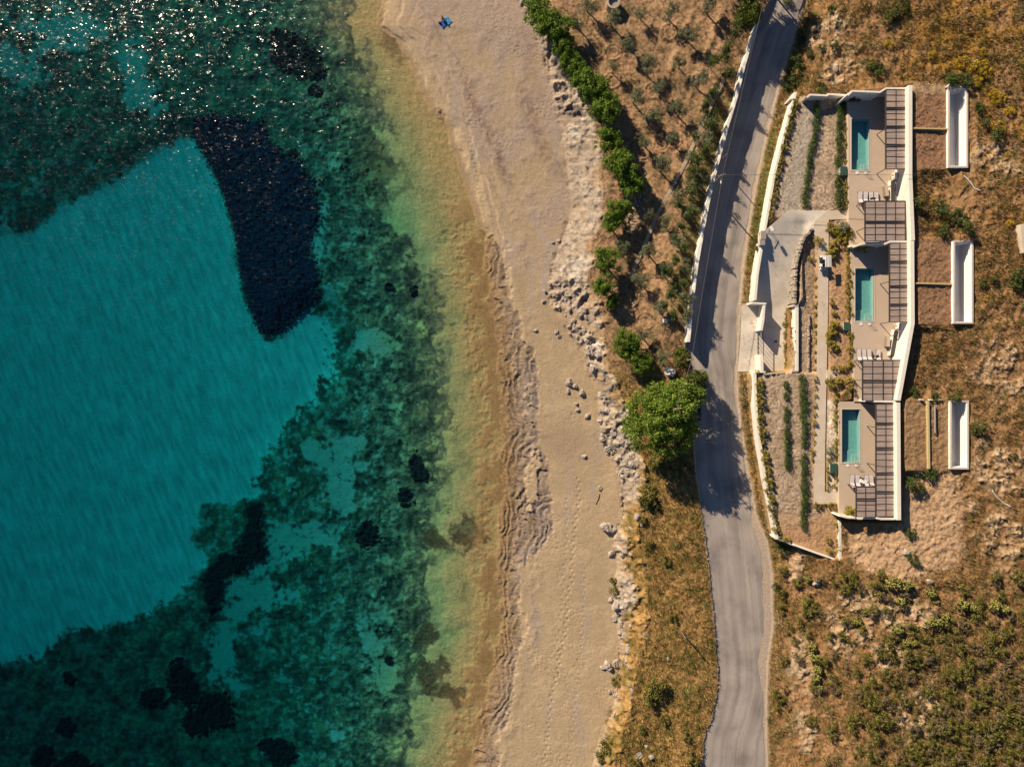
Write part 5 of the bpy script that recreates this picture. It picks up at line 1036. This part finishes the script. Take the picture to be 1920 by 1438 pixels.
def person(loc, rz, label):
    J = [(0, 0, .14, .15), (-.06, 0, .34, .135), (-.14, 0, .53, .15), (-.17, 0, .67, .055), (-.15, 0, .76, .085), (-.14, 0, .87, .085)]; E = [(0, 1), (1, 2), (2, 3), (3, 4), (4, 5)]
    def ch(par, pts):
        for p in pts: J.append(p); E.append((par, len(J) - 1)); par = len(J) - 1
        return par
    ch(4, [(-.035, 0, .79, .018)])                                         # nose
    for s in (-1, 1):
        ch(4, [(-.15, s * .10, .79, .015)])                                # ear
        w = ch(2, [(-.15, s * .19, .56, .055), (-.31, s * .27, .36, .042), (-.33, s * .28, .12, .03), (-.36, s * .285, .06, .034)])
        for k, (dx, dy, l) in enumerate(((-.085, -.03, 1), (-.10, -.01, 1.1), (-.095, .012, 1.05), (-.08, .032, .85))):
            ch(w, [(-.36 + dx * .6 * l, s * (.285 + dy), .045, .010), (-.36 + dx * l, s * (.285 + dy * 1.3), .03, .008)])
        ch(w, [(-.35, s * (.285 - .045), .05, .010), (-.38, s * (.285 - .07), .035, .008)])
        ch(0, [(.04, s * .10, .13, .10), (.40, s * .15, .43, .065), (.60, s * .16, .09, .042), (.72, s * .17, .05, .034)])
    bm = bmesh.new(); vs_ = [bm.verts.new(j[:3]) for j in J]
    for a, b_ in E: bm.edges.new((vs_[a], vs_[b_]))
    me = bpy.data.meshes.new('person'); bm.to_mesh(me); bm.free(); o = bpy.data.objects.new('person', me); link(o); m_ = o.modifiers.new('skin', 'SKIN'); sv = me.skin_vertices[0].data
    for i, j in enumerate(J): sv[i].radius = (j[3], j[3]); sv[i].use_root = i == 0
    m_.use_smooth_shade = True; s_ = o.modifiers.new('sub', 'SUBSURF'); s_.levels = 1; s_.render_levels = 2; me.materials.append(M_skin)
    o.location = loc; o.rotation_euler = (0, 0, rz); tag(o, label, 'person')
    bm = bmesh.new(); bmesh.ops.create_uvsphere(bm, u_segments=14, v_segments=10, radius=.115, matrix=Matrix.Translation((-.165, 0, .86)) @ Matrix.Diagonal((1.0, .92, 1.05, 1)));
    me = bpy.data.meshes.new('hair'); bm.to_mesh(me); bm.free(); me.materials.append(M_hair); h = bpy.data.objects.new('hair', me); link(h); h.parent = o
    bm = bmesh.new(); bmesh.ops.create_uvsphere(bm, u_segments=16, v_segments=10, radius=.19, matrix=Matrix.Translation((.02, 0, .17)) @ Matrix.Diagonal((1.05, 1.12, .78, 1)))
    me = bpy.data.meshes.new('swim_shorts'); bm.to_mesh(me); bm.free(); me.materials.append(M_swim); h = bpy.data.objects.new('swim_shorts', me); link(h); h.parent = o
    return o
q = at(830.5, 37.5, .03); person(q, R(-58), 'person with dark hair in swimwear sitting on a blue towel')
mb = MB(); q = at(824.5, 44, 0); mb.box((q.x, q.y, q.z + .14), (.42, .3, .26), .5, .8); mb.tube((q.x - .12, q.y, q.z + .26), (q.x, q.y, q.z + .4), .015); mb.tube((q.x, q.y, q.z + .4), (q.x + .12, q.y, q.z + .26), .015); tag(mb.build('beach_bag', M_swim, bevel=.04), 'small dark bag left of the blue towel', 'bag')

# ------------------------------------------------------------ car under the tree
def car():
    p = Vector((*P(1305.5, 764, 8.2), 7.03)); r = empty('parked_car', p, 'black car parked at the roadside half under the broad tree', 'car', rz=0)
    Mp = mat('black_paint', (.012, .012, .015), rough=.25, nz=.05, spec=.6); Mt = mat('tyre', (.02, .02, .02), rough=.9); Mr = mat('alloy', (.4, .4, .4), rough=.35, metallic=.8); Ml = mat('lamp_glass', (.5, .5, .5), rough=.2); Mrd = mat('tail_lamp', (.25, .01, .01), rough=.3)
    def loft(prof, w, name, m, par, z_in=.0):
        """side profile (y,z,halfwidth)"""
        mb = MB(); n = len(prof); vs_ = [(p.x - h, p.y + y, p.z + z) for y, z, h in prof] + [(p.x + h, p.y + y, p.z + z) for y, z, h in prof]
        return mb.add(vs_, [tuple(range(n)), tuple(range(n, 2 * n))[::-1]] + [(i, (i + 1) % n, n + (i + 1) % n, n + i)[::-1] for i in range(n)]).build(name, m, par, bevel=.05)
    body = loft([(-2.15, .3, .84), (-2.2, .62, .86), (-1.95, .88, .86), (-1.0, .98, .88), (.95, 1.0, .88), (1.4, .9, .86), (2.1, .76, .82), (2.2, .5, .82), (2.15, .3, .82)], 0, 'body', Mp, r)
    loft([(-1.85, .9, .74), (-1.35, 1.40, .60), (-.2, 1.46, .60), (.35, 1.40, .60), (1.15, .94, .74)], 0, 'cabin_glass', M_glass, r)
    loft([(-1.32, 1.405, .585), (-.2, 1.475, .585), (.33, 1.41, .585), (.3, 1.38, .585), (-1.3, 1.38, .585)], 0, 'roof', Mp, r)
    for sy in (-1.35, 1.35):
        for s in (-1, 1):
            mb = MB(); mb.tube((p.x + s * .88, p.y + sy, p.z + .31), (p.x + s * .66, p.y + sy, p.z + .31), .31, n=16); w_ = mb.build('wheel', Mt, r, smooth=False); mb = MB(); mb.tube((p.x + s * .89, p.y + sy, p.z + .31), (p.x + s * .87, p.y + sy, p.z + .31), .19, n=12); mb.build('rim', Mr, w_)
    for s in (-1, 1):
        mb = MB(); mb.box((p.x + s * .62, p.y + 2.17, p.z + .62), (.32, .1, .16)); mb.build('headlight', Ml, r); mb = MB(); mb.box((p.x + s * .68, p.y - 2.17, p.z + .7), (.26, .08, .2)); mb.build('tail_light', Mrd, r)
        mb = MB(); mb.box((p.x + s * .98, p.y + .75, p.z + 1.0), (.18, .12, .12)); mb.build('mirror', Mp, r)
    return r
car()
# small white-roofed buggy on the path
def buggy():
    p = Vector((*P(1549, 491, 11.6), 10.33)); r = empty('golf_buggy', p, 'small white-roofed buggy with dark seats parked on the garden path', 'buggy'); Mt = MATS['tyre']
    mb = MB(); mb.box((p.x + .15, p.y, p.z + 1.72), (1.0, 1.9, .06)); mb.build('canopy', M_lid, r, bevel=.03)
    for i in range(4): mb = MB(); mb.box((p.x - .2 + i * .23, p.y, p.z + 1.77), (.04, 1.8, .04)); mb.build('canopy_rib', M_rail, r)
    for sx in (-.28, .58):
        for sy in (-.85, .85): mb = MB(); mb.tube((p.x + sx, p.y + sy, p.z + .5), (p.x + sx, p.y + sy, p.z + 1.7), .025); mb.build('post', M_rail, r)
    mb = MB(); mb.box((p.x, p.y, p.z + .36), (1.15, 2.2, .25)); mb.build('body', M_lid, r, bevel=.06)
    for y in (-.55, .25): mb = MB(); mb.box((p.x - .05, p.y + y, p.z + .62), (1.0, .42, .14)); mb.box((p.x - .05, p.y + y - .24, p.z + .9), (1.0, .1, .45)); mb.build('seat', M_swim, r, bevel=.03)
    for sx in (-.5, .5):
        for sy in (-.8, .8): mb = MB(); mb.tube((p.x + sx - .08, p.y + sy, p.z + .2), (p.x + sx + .08, p.y + sy, p.z + .2), .2, n=14); mb.build('wheel', Mt, r)
    mb = MB(); mb.box((p.x - .58, p.y - .5, p.z + .75), (.3, .5, .4)); mb.box((p.x - .62, p.y - 1.05, p.z + .55), (.25, .22, .25)); mb.build('bag_rack', M_lid, r, bevel=.03)
    mb = MB(); mb.box((p.x - .6, p.y + .3, p.z + .8), (.34, .9, .5)); mb.build('bag_rack', M_swim, r, bevel=.05)
buggy()

# ------------------------------------------------------------ terrace furniture
M_cush = mat('lounger_fabric', (.52, .48, .49), rough=.95, nz=.04, col2=(.58, .54, .55)); M_wht = mat('white_cotton', (.82, .8, .78), rough=.95, nz=.03)
lp = empty('sun_lounger', (0, 0, 0), 'x', 'sun lounger')
mb = MB(); mb.box((0, .25, .33), (.64, 1.28, .09)); mb.build('seat', M_cush, lp, bevel=.03)
a_ = R(32); mb = MB(); c_, s_ = math.cos(a_), math.sin(a_); L_ = .72; y0, z0 = -.40, .34
mb.add([(-.32, y0, z0 - .04), (.32, y0, z0 - .04), (.32, y0 - L_ * c_, z0 - .04 + L_ * s_), (-.32, y0 - L_ * c_, z0 - .04 + L_ * s_), (-.32, y0 + .03, z0 + .05), (.32, y0 + .03, z0 + .05), (.32, y0 - L_ * c_ + .03, z0 + .05 + L_ * s_), (-.32, y0 - L_ * c_ + .03, z0 + .05 + L_ * s_)], [(0, 1, 2, 3)[::-1], (4, 5, 6, 7), (0, 1, 5, 4), (1, 2, 6, 5), (2, 3, 7, 6), (3, 0, 4, 7)]); mb.build('backrest', M_cush, lp, bevel=.02)
mb = MB(); mb.box((-.33, 0, .26), (.04, 1.9, .05)); mb.box((.33, 0, .26), (.04, 1.9, .05)); mb.box((0, .93, .26), (.62, .04, .05)); mb.box((0, -.93, .26), (.62, .04, .05)); mb.build('frame', M_dark, lp)
for sx in (-.33, .33):
    for sy in (-.85, .85): mb = MB(); mb.box((sx, sy, .13), (.045, .045, .26)); mb.build('leg', M_dark, lp)
first = True
sp = {'upper terrace': [(1613,370), (1623,370), (1633.5,370.5), (1643,370.5)], 'middle terrace': [(1611,665), (1620.5,665), (1630,665), (1647,666)], 'lower terrace': [(1598,901), (1608,901), (1625,901.5), (1634,901)]}
pend = []
for k, l in sp.items():
    for i, (u, v) in enumerate(l): pend.append((u, v, ['leftmost', 'second from left', 'third from left', 'rightmost'][i] + ' grey sun lounger of the four on the ' + k, 'sun loungers on the ' + k))
CH.clear()
for u, v, lbl, gp in pend[1:]: o = dup(lp, (*P(u, v, 11.3), 11.0), r5.uniform(-.06, .06), 1.0, lbl, gp)
u, v, lbl, gp = pend[0]; lp.location = (*P(u, v, 11.3), 11.0); lp['label'] = lbl; lp['group'] = gp
def towel(u, v, lbl, m, w_, l_, rz, z=11.42):
    n = 10; V_ = [((i / 9 - .5) * w_, (j / 9 - .5) * l_, .05 * math.sin(i * 1.1 + j * .7) + .04 * math.cos(j * 1.6)) for i in range(n) for j in range(n)]; F_ = [(i * n + j, (i + 1) * n + j, (i + 1) * n + j + 1, i * n + j + 1) for i in range(n - 1) for j in range(n - 1)]
    o = np_mesh('towel', V_, F_, m); o.modifiers.new('s', 'SOLIDIFY').thickness = .02; o.location = (*P(u, v, z), z); o.rotation_euler = (0, 0, rz); tag(o, lbl, 'towel')
towel(1619.5, 903, 'bright white towel thrown over a lounger and side table on the lower terrace', M_wht, 1.3, .55, -.3); towel(1634, 373, 'dark towel dropped across the third lounger of the upper terrace', M_swim, .5, .3, .6); towel(1645, 668, 'dark towel on the rightmost lounger of the middle terrace', M_swim, .5, .35, .6)
def side_table(u, v, lbl):
    p = Vector((*P(u, v, 11.3), 11)); r = empty('side_table', p, lbl, 'table'); mb = MB(); mb.tube((p.x, p.y, 11.38), (p.x, p.y, 11.42), .24, n=16); mb.build('table_top', M_dark, r); mb = MB(); mb.tube((p.x, p.y, 11.0), (p.x, p.y, 11.38), .04, n=8); mb.tube((p.x, p.y, 11.0), (p.x, p.y, 11.03), .18, n=14); mb.build('leg', M_dark, r)
side_table(1637, 668, 'small dark round table among the loungers of the middle terrace'); side_table(1616.5, 898, 'small dark round table under the white towel on the lower terrace'); side_table(1638.5, 373, 'small dark round table between loungers of the upper terrace')
def kitchen(tag_, x0, y0, x1, y1, lean):
    """dining table with bench in front of a cream bar, running from (x0,y0) down to (x1,y1)"""
    a = Vector(P(x0, y0, 11.8)); b_ = Vector(P(x1, y1, 11.8)); d = b_ - a; Ln = d.length; an = math.atan2(d.y, d.x); n = Vector((-d.y, d.x)).normalized(); n = n if n.x > 0 else -n; c = (a + b_) / 2
    r = empty('dining_table', (c.x, c.y, 11), 'long dark dining table on the ' + tag_, 'table'); mb = MB(); mb.box((c.x, c.y, 11.74), (Ln, .62, .05), an); mb.build('table_top', M_dark, r)
    for s in (-.45, .45): mb = MB(); q = c + d * s; mb.box((q.x, q.y, 11.36), (.08, .5, .71), an); mb.build('leg', M_dark, r)
    q = c + n * .62; r = empty('bench', (q.x, q.y, 11), 'pale cushioned bench beside the dining table on the ' + tag_, 'bench'); mb = MB(); mb.box((q.x, q.y, 11.2), (Ln, .42, .4), an); mb.build('base', M_cream, r)
    for k in range(3): mb = MB(); w_ = q + d * (-.33 + .33 * k); mb.box((w_.x, w_.y, 11.45), (Ln / 3 - .08, .42, .1), an); mb.build('cushion', M_cush, r, bevel=.03)
    q = c + n * 1.0 - d * .12
    bw = empty('low_wall', (q.x, q.y, 11), 'low cream wall behind the bench on the ' + tag_, 'wall'); mb2 = MB(); mb2.box((q.x, q.y, 11.5), (Ln * .72, .12, 1.0), an); mb2.build('wall', M_cream, bw, bevel=.02); q2 = c - n * .42; mb2 = MB(); mb2.box((q2.x, q2.y, 11.35), (Ln * 1.05, .1, .7), an); mb2.build('screen', M_cream, bw)
    q = a - d.normalized() * .75 + n * .75; r = empty('outdoor_bar', (q.x, q.y, 11), 'cream bar block with a sink at the end of the table on the ' + tag_, 'bar counter'); mb = MB(); mb.box((q.x, q.y, 11.55), (1.0, 1.25, 1.1), an); mb.build('counter', M_cream, r, bevel=.03)
    mb = MB(); mb.box((q.x, q.y, 12.12), (.36, .5, .03), an); mb.build('sink', M_rail, r); mb = MB(); mb.tube((q.x + .3, q.y, 12.1), (q.x + .3, q.y, 12.4), .02); mb.tube((q.x + .3, q.y, 12.4), (q.x + .1, q.y, 12.4), .02); mb.build('tap', M_rail, r)
    q = c - n * 1.15 - d * .02; r = empty('terrace_cabinet', (q.x, q.y, 11), 'taupe cabinet with drop shadow left of the table on the ' + tag_, 'cabinet'); mb = MB(); mb.box((q.x, q.y, 11.45), (1.7, .45, .9), an + .12); mb.build('body', M_taupe, r, bevel=.02); mb = MB(); mb.box((q.x, q.y, 11.92), (1.76, .5, .03), an + .12); mb.build('top', M_terr, r)
    x, y = P(x0 - 4, y0 - 8, 11.5); mb = MB(); mb.tube((x, y, 11), (x, y, 11.9), .03); mb.tube((x, y, 11.9), (x, y, 12.0), .1); tag(mb.build('terrace_lamp', M_dark), 'small dark lamp post near the dining table on the ' + tag_, 'lamp')
M_taupe = mat('taupe_panel', (.24, .20, .15), rough=.8)
kitchen('upper terrace', 1675.5, 339, 1675.5, 378, 0); kitchen('middle terrace', 1682, 620, 1674.5, 666, 0)
def planter(u, v, lbl):
    p = Vector((*P(u, v, 11.4), 11)); r = empty('planter', p, lbl, 'planter'); mb = MB(); mb.box((p.x, p.y, 11.3), (.9, .9, .6), 0, 1.05); mb.build('pot', M_dark, r, bevel=.02)
    g = np.random.default_rng(int(u)); lm = np.array([[*g.normal(0, .22, 2), g.uniform(.6, 1.1), .28] for _ in range(9)]); Pt, Nm = lump_cloud(lm, 36, g); V_, F_ = leaf_quads(Pt, Nm, .16, g); np_mesh('foliage', V_, F_, M_shg, r, smooth=False)
planter(1599, 184, 'dark square planter with a green bush in the shaded corner of the upper terrace')
p = dup(sg2[0], (*P(1609, 184, 11.4), 11.0), 0, .62, 'small green bush beside the dark planter on the upper terrace')
# green hatch lids beside the pools
M_gre = mat('green_lid', (.035, .085, .062), rough=.6, nz=.15, sc_=2)
for u0, v0, u1, v1, w_ in ((1575.5,312.5,1589,328,'upper'), (1582,604,1594.5,620,'middle'), (1556.5,869,1571,887,'lower')):
    z = 10.95; a = P(u0, v1, z); b_ = P(u1, v0, z); cx, cy = (a[0] + b_[0]) / 2, (a[1] + b_[1]) / 2; r = empty('pump_hatch', (cx, cy, 10.1), 'dark green square hatch lid beside the ' + w_ + ' terrace', 'hatch'); wd, hg = b_[0] - a[0], b_[1] - a[1]
    MB().box((cx, cy, 10.45), (wd - .1, hg - .1, .9)).build('box', M_cream2, r); MB().box((cx, cy, 10.925), (wd, hg, .05)).build('lid', M_gre, r, bevel=.015); MB().box((cx, cy - hg * .35, 10.97), (.3, .05, .04)).build('handle', M_dark, r)

# ------------------------------------------------------------ gate and entrance bits
g0 = Vector(P(1427.5, 621, 9.2)); g1 = Vector(P(1427.5, 664, 9.2)); r = empty('driveway_gate', (*g0, 7.2), 'open-railed metal driveway gate between the entrance walls', 'gate'); mb = MB()
for z in (7.3, 9.1): mb.box(((g0.x + g1.x) / 2, (g0.y + g1.y) / 2, z), (.06, (g0 - g1).length, .1))
mb.build('frame', M_rail2 := mat('gate_steel', (.40, .35, .29), rough=.5), r)
for i in range(6): y = g0.y + (g1.y - g0.y) * i / 5; MB().box((g0.x, y, 8.2), (.05, .07 if i in (0, 5) else .05, 1.75)).build('upright', M_rail2, r)
mb = MB(); x, y = P(1432, 643, 7.4); mb.box((x, y, 7.18), (.05, 4.4, .05)); tag(mb.build('gate_track', M_rail), 'thin steel rail set in the concrete below the gate', 'rail')
mb = MB(); x, y = P(1455.5, 640, 7.4); mb.tube((x, y, 7.1), (x, y, 7.5), .2, n=12); mb.tube((x, y, 7.5), (x + .1, y, 7.7), .1, n=8); tag(mb.build('drain_cover', M_dark), 'small dark round object on the driveway right of the gate', 'pot')
for lbl, u, v, w_, d_, z, c in (('grey meter cabinet on top of the roadside wall by the driveway', 1431, 441, .8, 1.3, 9.9, M_grey), ('second grey meter cabinet just below the first one', 1429, 455, .8, .8, 9.9, M_grey)):
    x, y = P(u, v, z); r = empty('meter_cabinet', (x, y, 9.0), lbl, 'cabinet'); MB().box((x, y, z - .4), (w_, d_, 1.0)).build('box', M_cream2, r, bevel=.02); MB().box((x, y, z + .12), (w_ + .06, d_ + .06, .04)).build('lid', c, r)
for k in (452, 466): x, y = P(1420, k, 8.6); mb = MB(); mb.box((x - .1, y, 8.55), (.25, .7, .55)); tag(mb.build('wall_niche', M_dark), ('upper' if k == 452 else 'lower') + ' dark opening in the seaward face of the roadside wall', 'niche')
x, y = P(1446, 430, 10.6); r = empty('entrance_lamp', (x, y, 9.6), 'white lamp head on a post where the driveway starts', 'lamp'); mb = MB(); mb.tube((x, y, 9.4), (x, y, 10.7), .04); mb.build('post', M_dark, r); mb = MB(); mb.box((x, y, 10.8), (.5, .8, .25), .5); mb.build('head', M_lid, r, bevel=.05)
mb = MB(); a = P(1437, 440, 10.2); b_ = P(1448, 431, 10.2); mb.tube((*a, 10.2), (*b_, 10.2), .04); mb.tube((*a, 9.2), (*a, 10.2), .04); mb.tube((*b_, 9.2), (*b_, 10.2), .04); tag(mb.build('barrier_rail', M_dark), 'short dark rail across the corner at the driveway entrance post', 'rail')

# ------------------------------------------------------------ power poles and wires
M_pole = mat('weathered_pole', (.17, .125, .09), rough=.9, nz=.3, sc_=2); M_wire = mat('cable', (.11, .10, .10), rough=.6); M_ins = mat('insulator', (.7, .68, .62), rough=.3)
def pole(lbl, top, zt, h, r_=.14, arms=True):
    x, y = P(*top, zt); zb = zt - h; r = empty('power_pole', (x, y, zb), lbl, 'power pole'); mb = MB(); mb.tube((x, y, zb - .5), (x, y, zt), r_, r_ * .7, 10); mb.build('pole', M_pole, r, smooth=True)
    if arms:
        mb = MB(); mb.box((x, y, zt - .25), (1.3, .1, .1), .25); mb.box((x, y, zt - .7), (.9, .09, .09), .25); mb.build('crossarm', M_pole, r)
        for k in (-.55, -.2, .2, .55): mb = MB(); mb.tube((x + k * .97, y + k * .25, zt - .2), (x + k * .97, y + k * .25, zt + .02), .05, .03, 8); mb.build('insulator', M_ins, r)
    return x, y
pz = 14.3
px, py = pole('weathered power pole with crossarms beside the white wall', (1354, 328), pz, 7.0); x2, y2 = pole('power pole rising above the shrubs by the road bend', (1297, 674), 14.0, 7.2, .11)
x3, y3 = pole('power pole poking out of the broad tree crown', (1270, 767), 17.2, 10, .12); x0_, y0_ = P(1364, 288, 11.4); pole('short wooden stub pole leaning behind the white wall', (1363, 289), 11.6, 4.6, .1, False)
r = empty('lamp_head', (px + .1, py - .8, 13.3), 'small white street lamp head fixed below the pole top', 'lamp'); mb = MB(); mb.tube((px, py, 13.4), (px + .1, py - .8, 13.5), .03); mb.build('arm', M_rail, r); mb = MB(); mb.box((px + .1, py - .95, 13.46), (.25, .45, .12)); mb.build('head', M_lid, r, bevel=.03)
def wire(lbl, a, b_, sag, r_=.03):
    mb = MB(); a = Vector(a); b_ = Vector(b_); n = 24; pts = [a.lerp(b_, i / n) - Vector((0, 0, sag * 4 * (i / n) * (1 - i / n))) for i in range(n + 1)]; mb.path(pts, r_, 5); tag(mb.build('overhead_wire', M_wire), lbl, 'wire')
wx, wy = P(1440, -30, 14.5); wire('overhead wire running up along the road from the weathered pole', (px + .1, py, pz), (wx, wy, 14.5), .3); wire('overhead wire running down along the road to the second pole', (px + .1, py, pz), (x2, y2, 14.0), .35)
wire('short overhead wire from the second pole into the broad tree', (x2, y2, 14.0), (x3, y3, 17.2), .2); wire('overhead wire crossing the road and garden to the upper house wall', (px + .5, py, pz), (*P(1722, 327.5, 15.2), 15.2), .25, .025)
zq = hz(1268, 1165); qx, qy = P(1286, 1197, zq + 4.0); mb = MB(); mb.tube((qx, qy, zq - .4), (qx, qy, zq + 4.0), .13, .1, 8); tag(mb.build('wooden_post', M_pole, smooth=True), 'tall bare wooden post standing in the grass bank', 'post')

# ------------------------------------------------------------ odds and ends
def crumple(name, lbl, cat, u, v, rx, ry, hh, m, seed, dz=0.0):
    n = 18; V_ = []
    for i in range(n):
        for j in range(n):
            a = i / (n - 1) * 2 - 1; b_ = j / (n - 1) * 2 - 1; e = max(0, 1 - (a * a + b_ * b_) ** .5); V_.append((a * rx * (1 + .12 * math.sin(5 * b_ + seed)), b_ * ry * (1 + .12 * math.cos(4 * a)), hh * min(1, e * 2.2) * (.7 + .3 * math.sin(7 * a + 5 * b_)) + .06 * math.sin(9 * a) * math.cos(8 * b_) + .08))
    F_ = [(i * n + j, (i + 1) * n + j, (i + 1) * n + j + 1, i * n + j + 1) for i in range(n - 1) for j in range(n - 1)]; o = np_mesh(name, V_, F_, m); o.modifiers.new('s', 'SOLIDIFY').thickness = .03; p = at(u, v); o.location = (p.x, p.y, p.z + dz); o.rotation_euler = (0, 0, seed); return tag(o, lbl, cat)
crumple('tarpaulin', 'crumpled white sheet lying among the olive trees', 'sheet', 1248, 602, .5, .4, .25, M_wht, 3)
q = at(1254, 700); mb = MB(); mb.tube((q.x, q.y, q.z - .1), (q.x, q.y, q.z + .75), .5, n=18); tag(mb.build('water_barrel', mat('blue_plastic', (.01, .10, .22), rough=.5), smooth=False), 'blue barrel under a white cover beside the tree group', 'barrel'); crumple('barrel_cover', 'white cloth draped over the blue barrel', 'cloth', 1254.5, 697, .72, .85, .3, M_wht, 1.2, .75)
p = at(1150, 4, 0, 1.4); r = empty('water_tank', p, 'round concrete water tank cut by the top edge of the picture', 'tank'); mb = MB(); ring = [(p.x + 1.15 * math.cos(a), p.y + 1.15 * math.sin(a)) for a in np.linspace(0, 6.283, 29)[:-1]]; rin = [(p.x + .8 * math.cos(a), p.y + .8 * math.sin(a)) for a in np.linspace(0, 6.283, 29)[:-1]]
mb.prism(ring, p.z - .5, p.z + 1.5, holes=[rin]); mb.build('tank_wall', MATS['channel_stone'], r); mb = MB(); mb.prism(rin, p.z - .3, p.z + 1.1); mb.build('floor', M_grey, r)
mb = MB().prism(pp([(1913.5,421),(1990,405),(1990,520),(1919,474),(1916,446)], 16.5), 14.0, 16.5); tag(mb.build('concrete_slab', MATS['pale_concrete']), 'pale concrete slab cut off by the right edge of the picture', 'slab')
for lbl, pts in (('bleached dead branch on the slope right of the houses', [(1859,920),(1868,932),(1880,942),(1893,949)]), ('pale dry branch below the upper light well', [(1806,330),(1818,342),(1826,354),(1836,358)])):
    mb = MB(); w_ = [at(u, v, .15) for u, v in pts]; mb.path(w_, .07, 6); tag(mb.build('dead_branch', M_lid), lbl, 'branch')
# red flowering creeper by the road bend
lm = []; g = np.random.default_rng(8); p = at(1289, 694, 0, 1.8)
for i in range(9): lm.append([(i - 4) * .22 + g.normal(0, .05), (i - 4) * .12, 1.5 + g.normal(0, .15), .24])
r = empty('flowering_creeper', p, 'red flowering creeper between the dark trees at the road bend', 'creeper'); Pt, Nm = lump_cloud(np.array(lm), 26, g); V_, F_ = leaf_quads(Pt, Nm, .14, g); np_mesh('flowers', V_, F_, leafmat('red_petals', [(.10, .02, .015), (.35, .02, .03), (.45, .06, .04)], .2), r, smooth=False)
mb = MB(); mb.tube((p.x, p.y, p.z - .3), (p.x, p.y, p.z + 1.4), .07, .04); mb.build('stem', M_bark, r)
# beach litter: driftwood and seaweed crumbs are left to the ground; tyre-worn drain on the road
mb = MB(); a = at(1124, 925, .06); b_ = at(1117, 945, .06); mb.path([a, a.lerp(b_, .5) + Vector((.1, 0, .03)), b_], .05, 6); tag(mb.build('driftwood', M_pole), 'thin dark driftwood stick on the middle of the beach', 'driftwood')
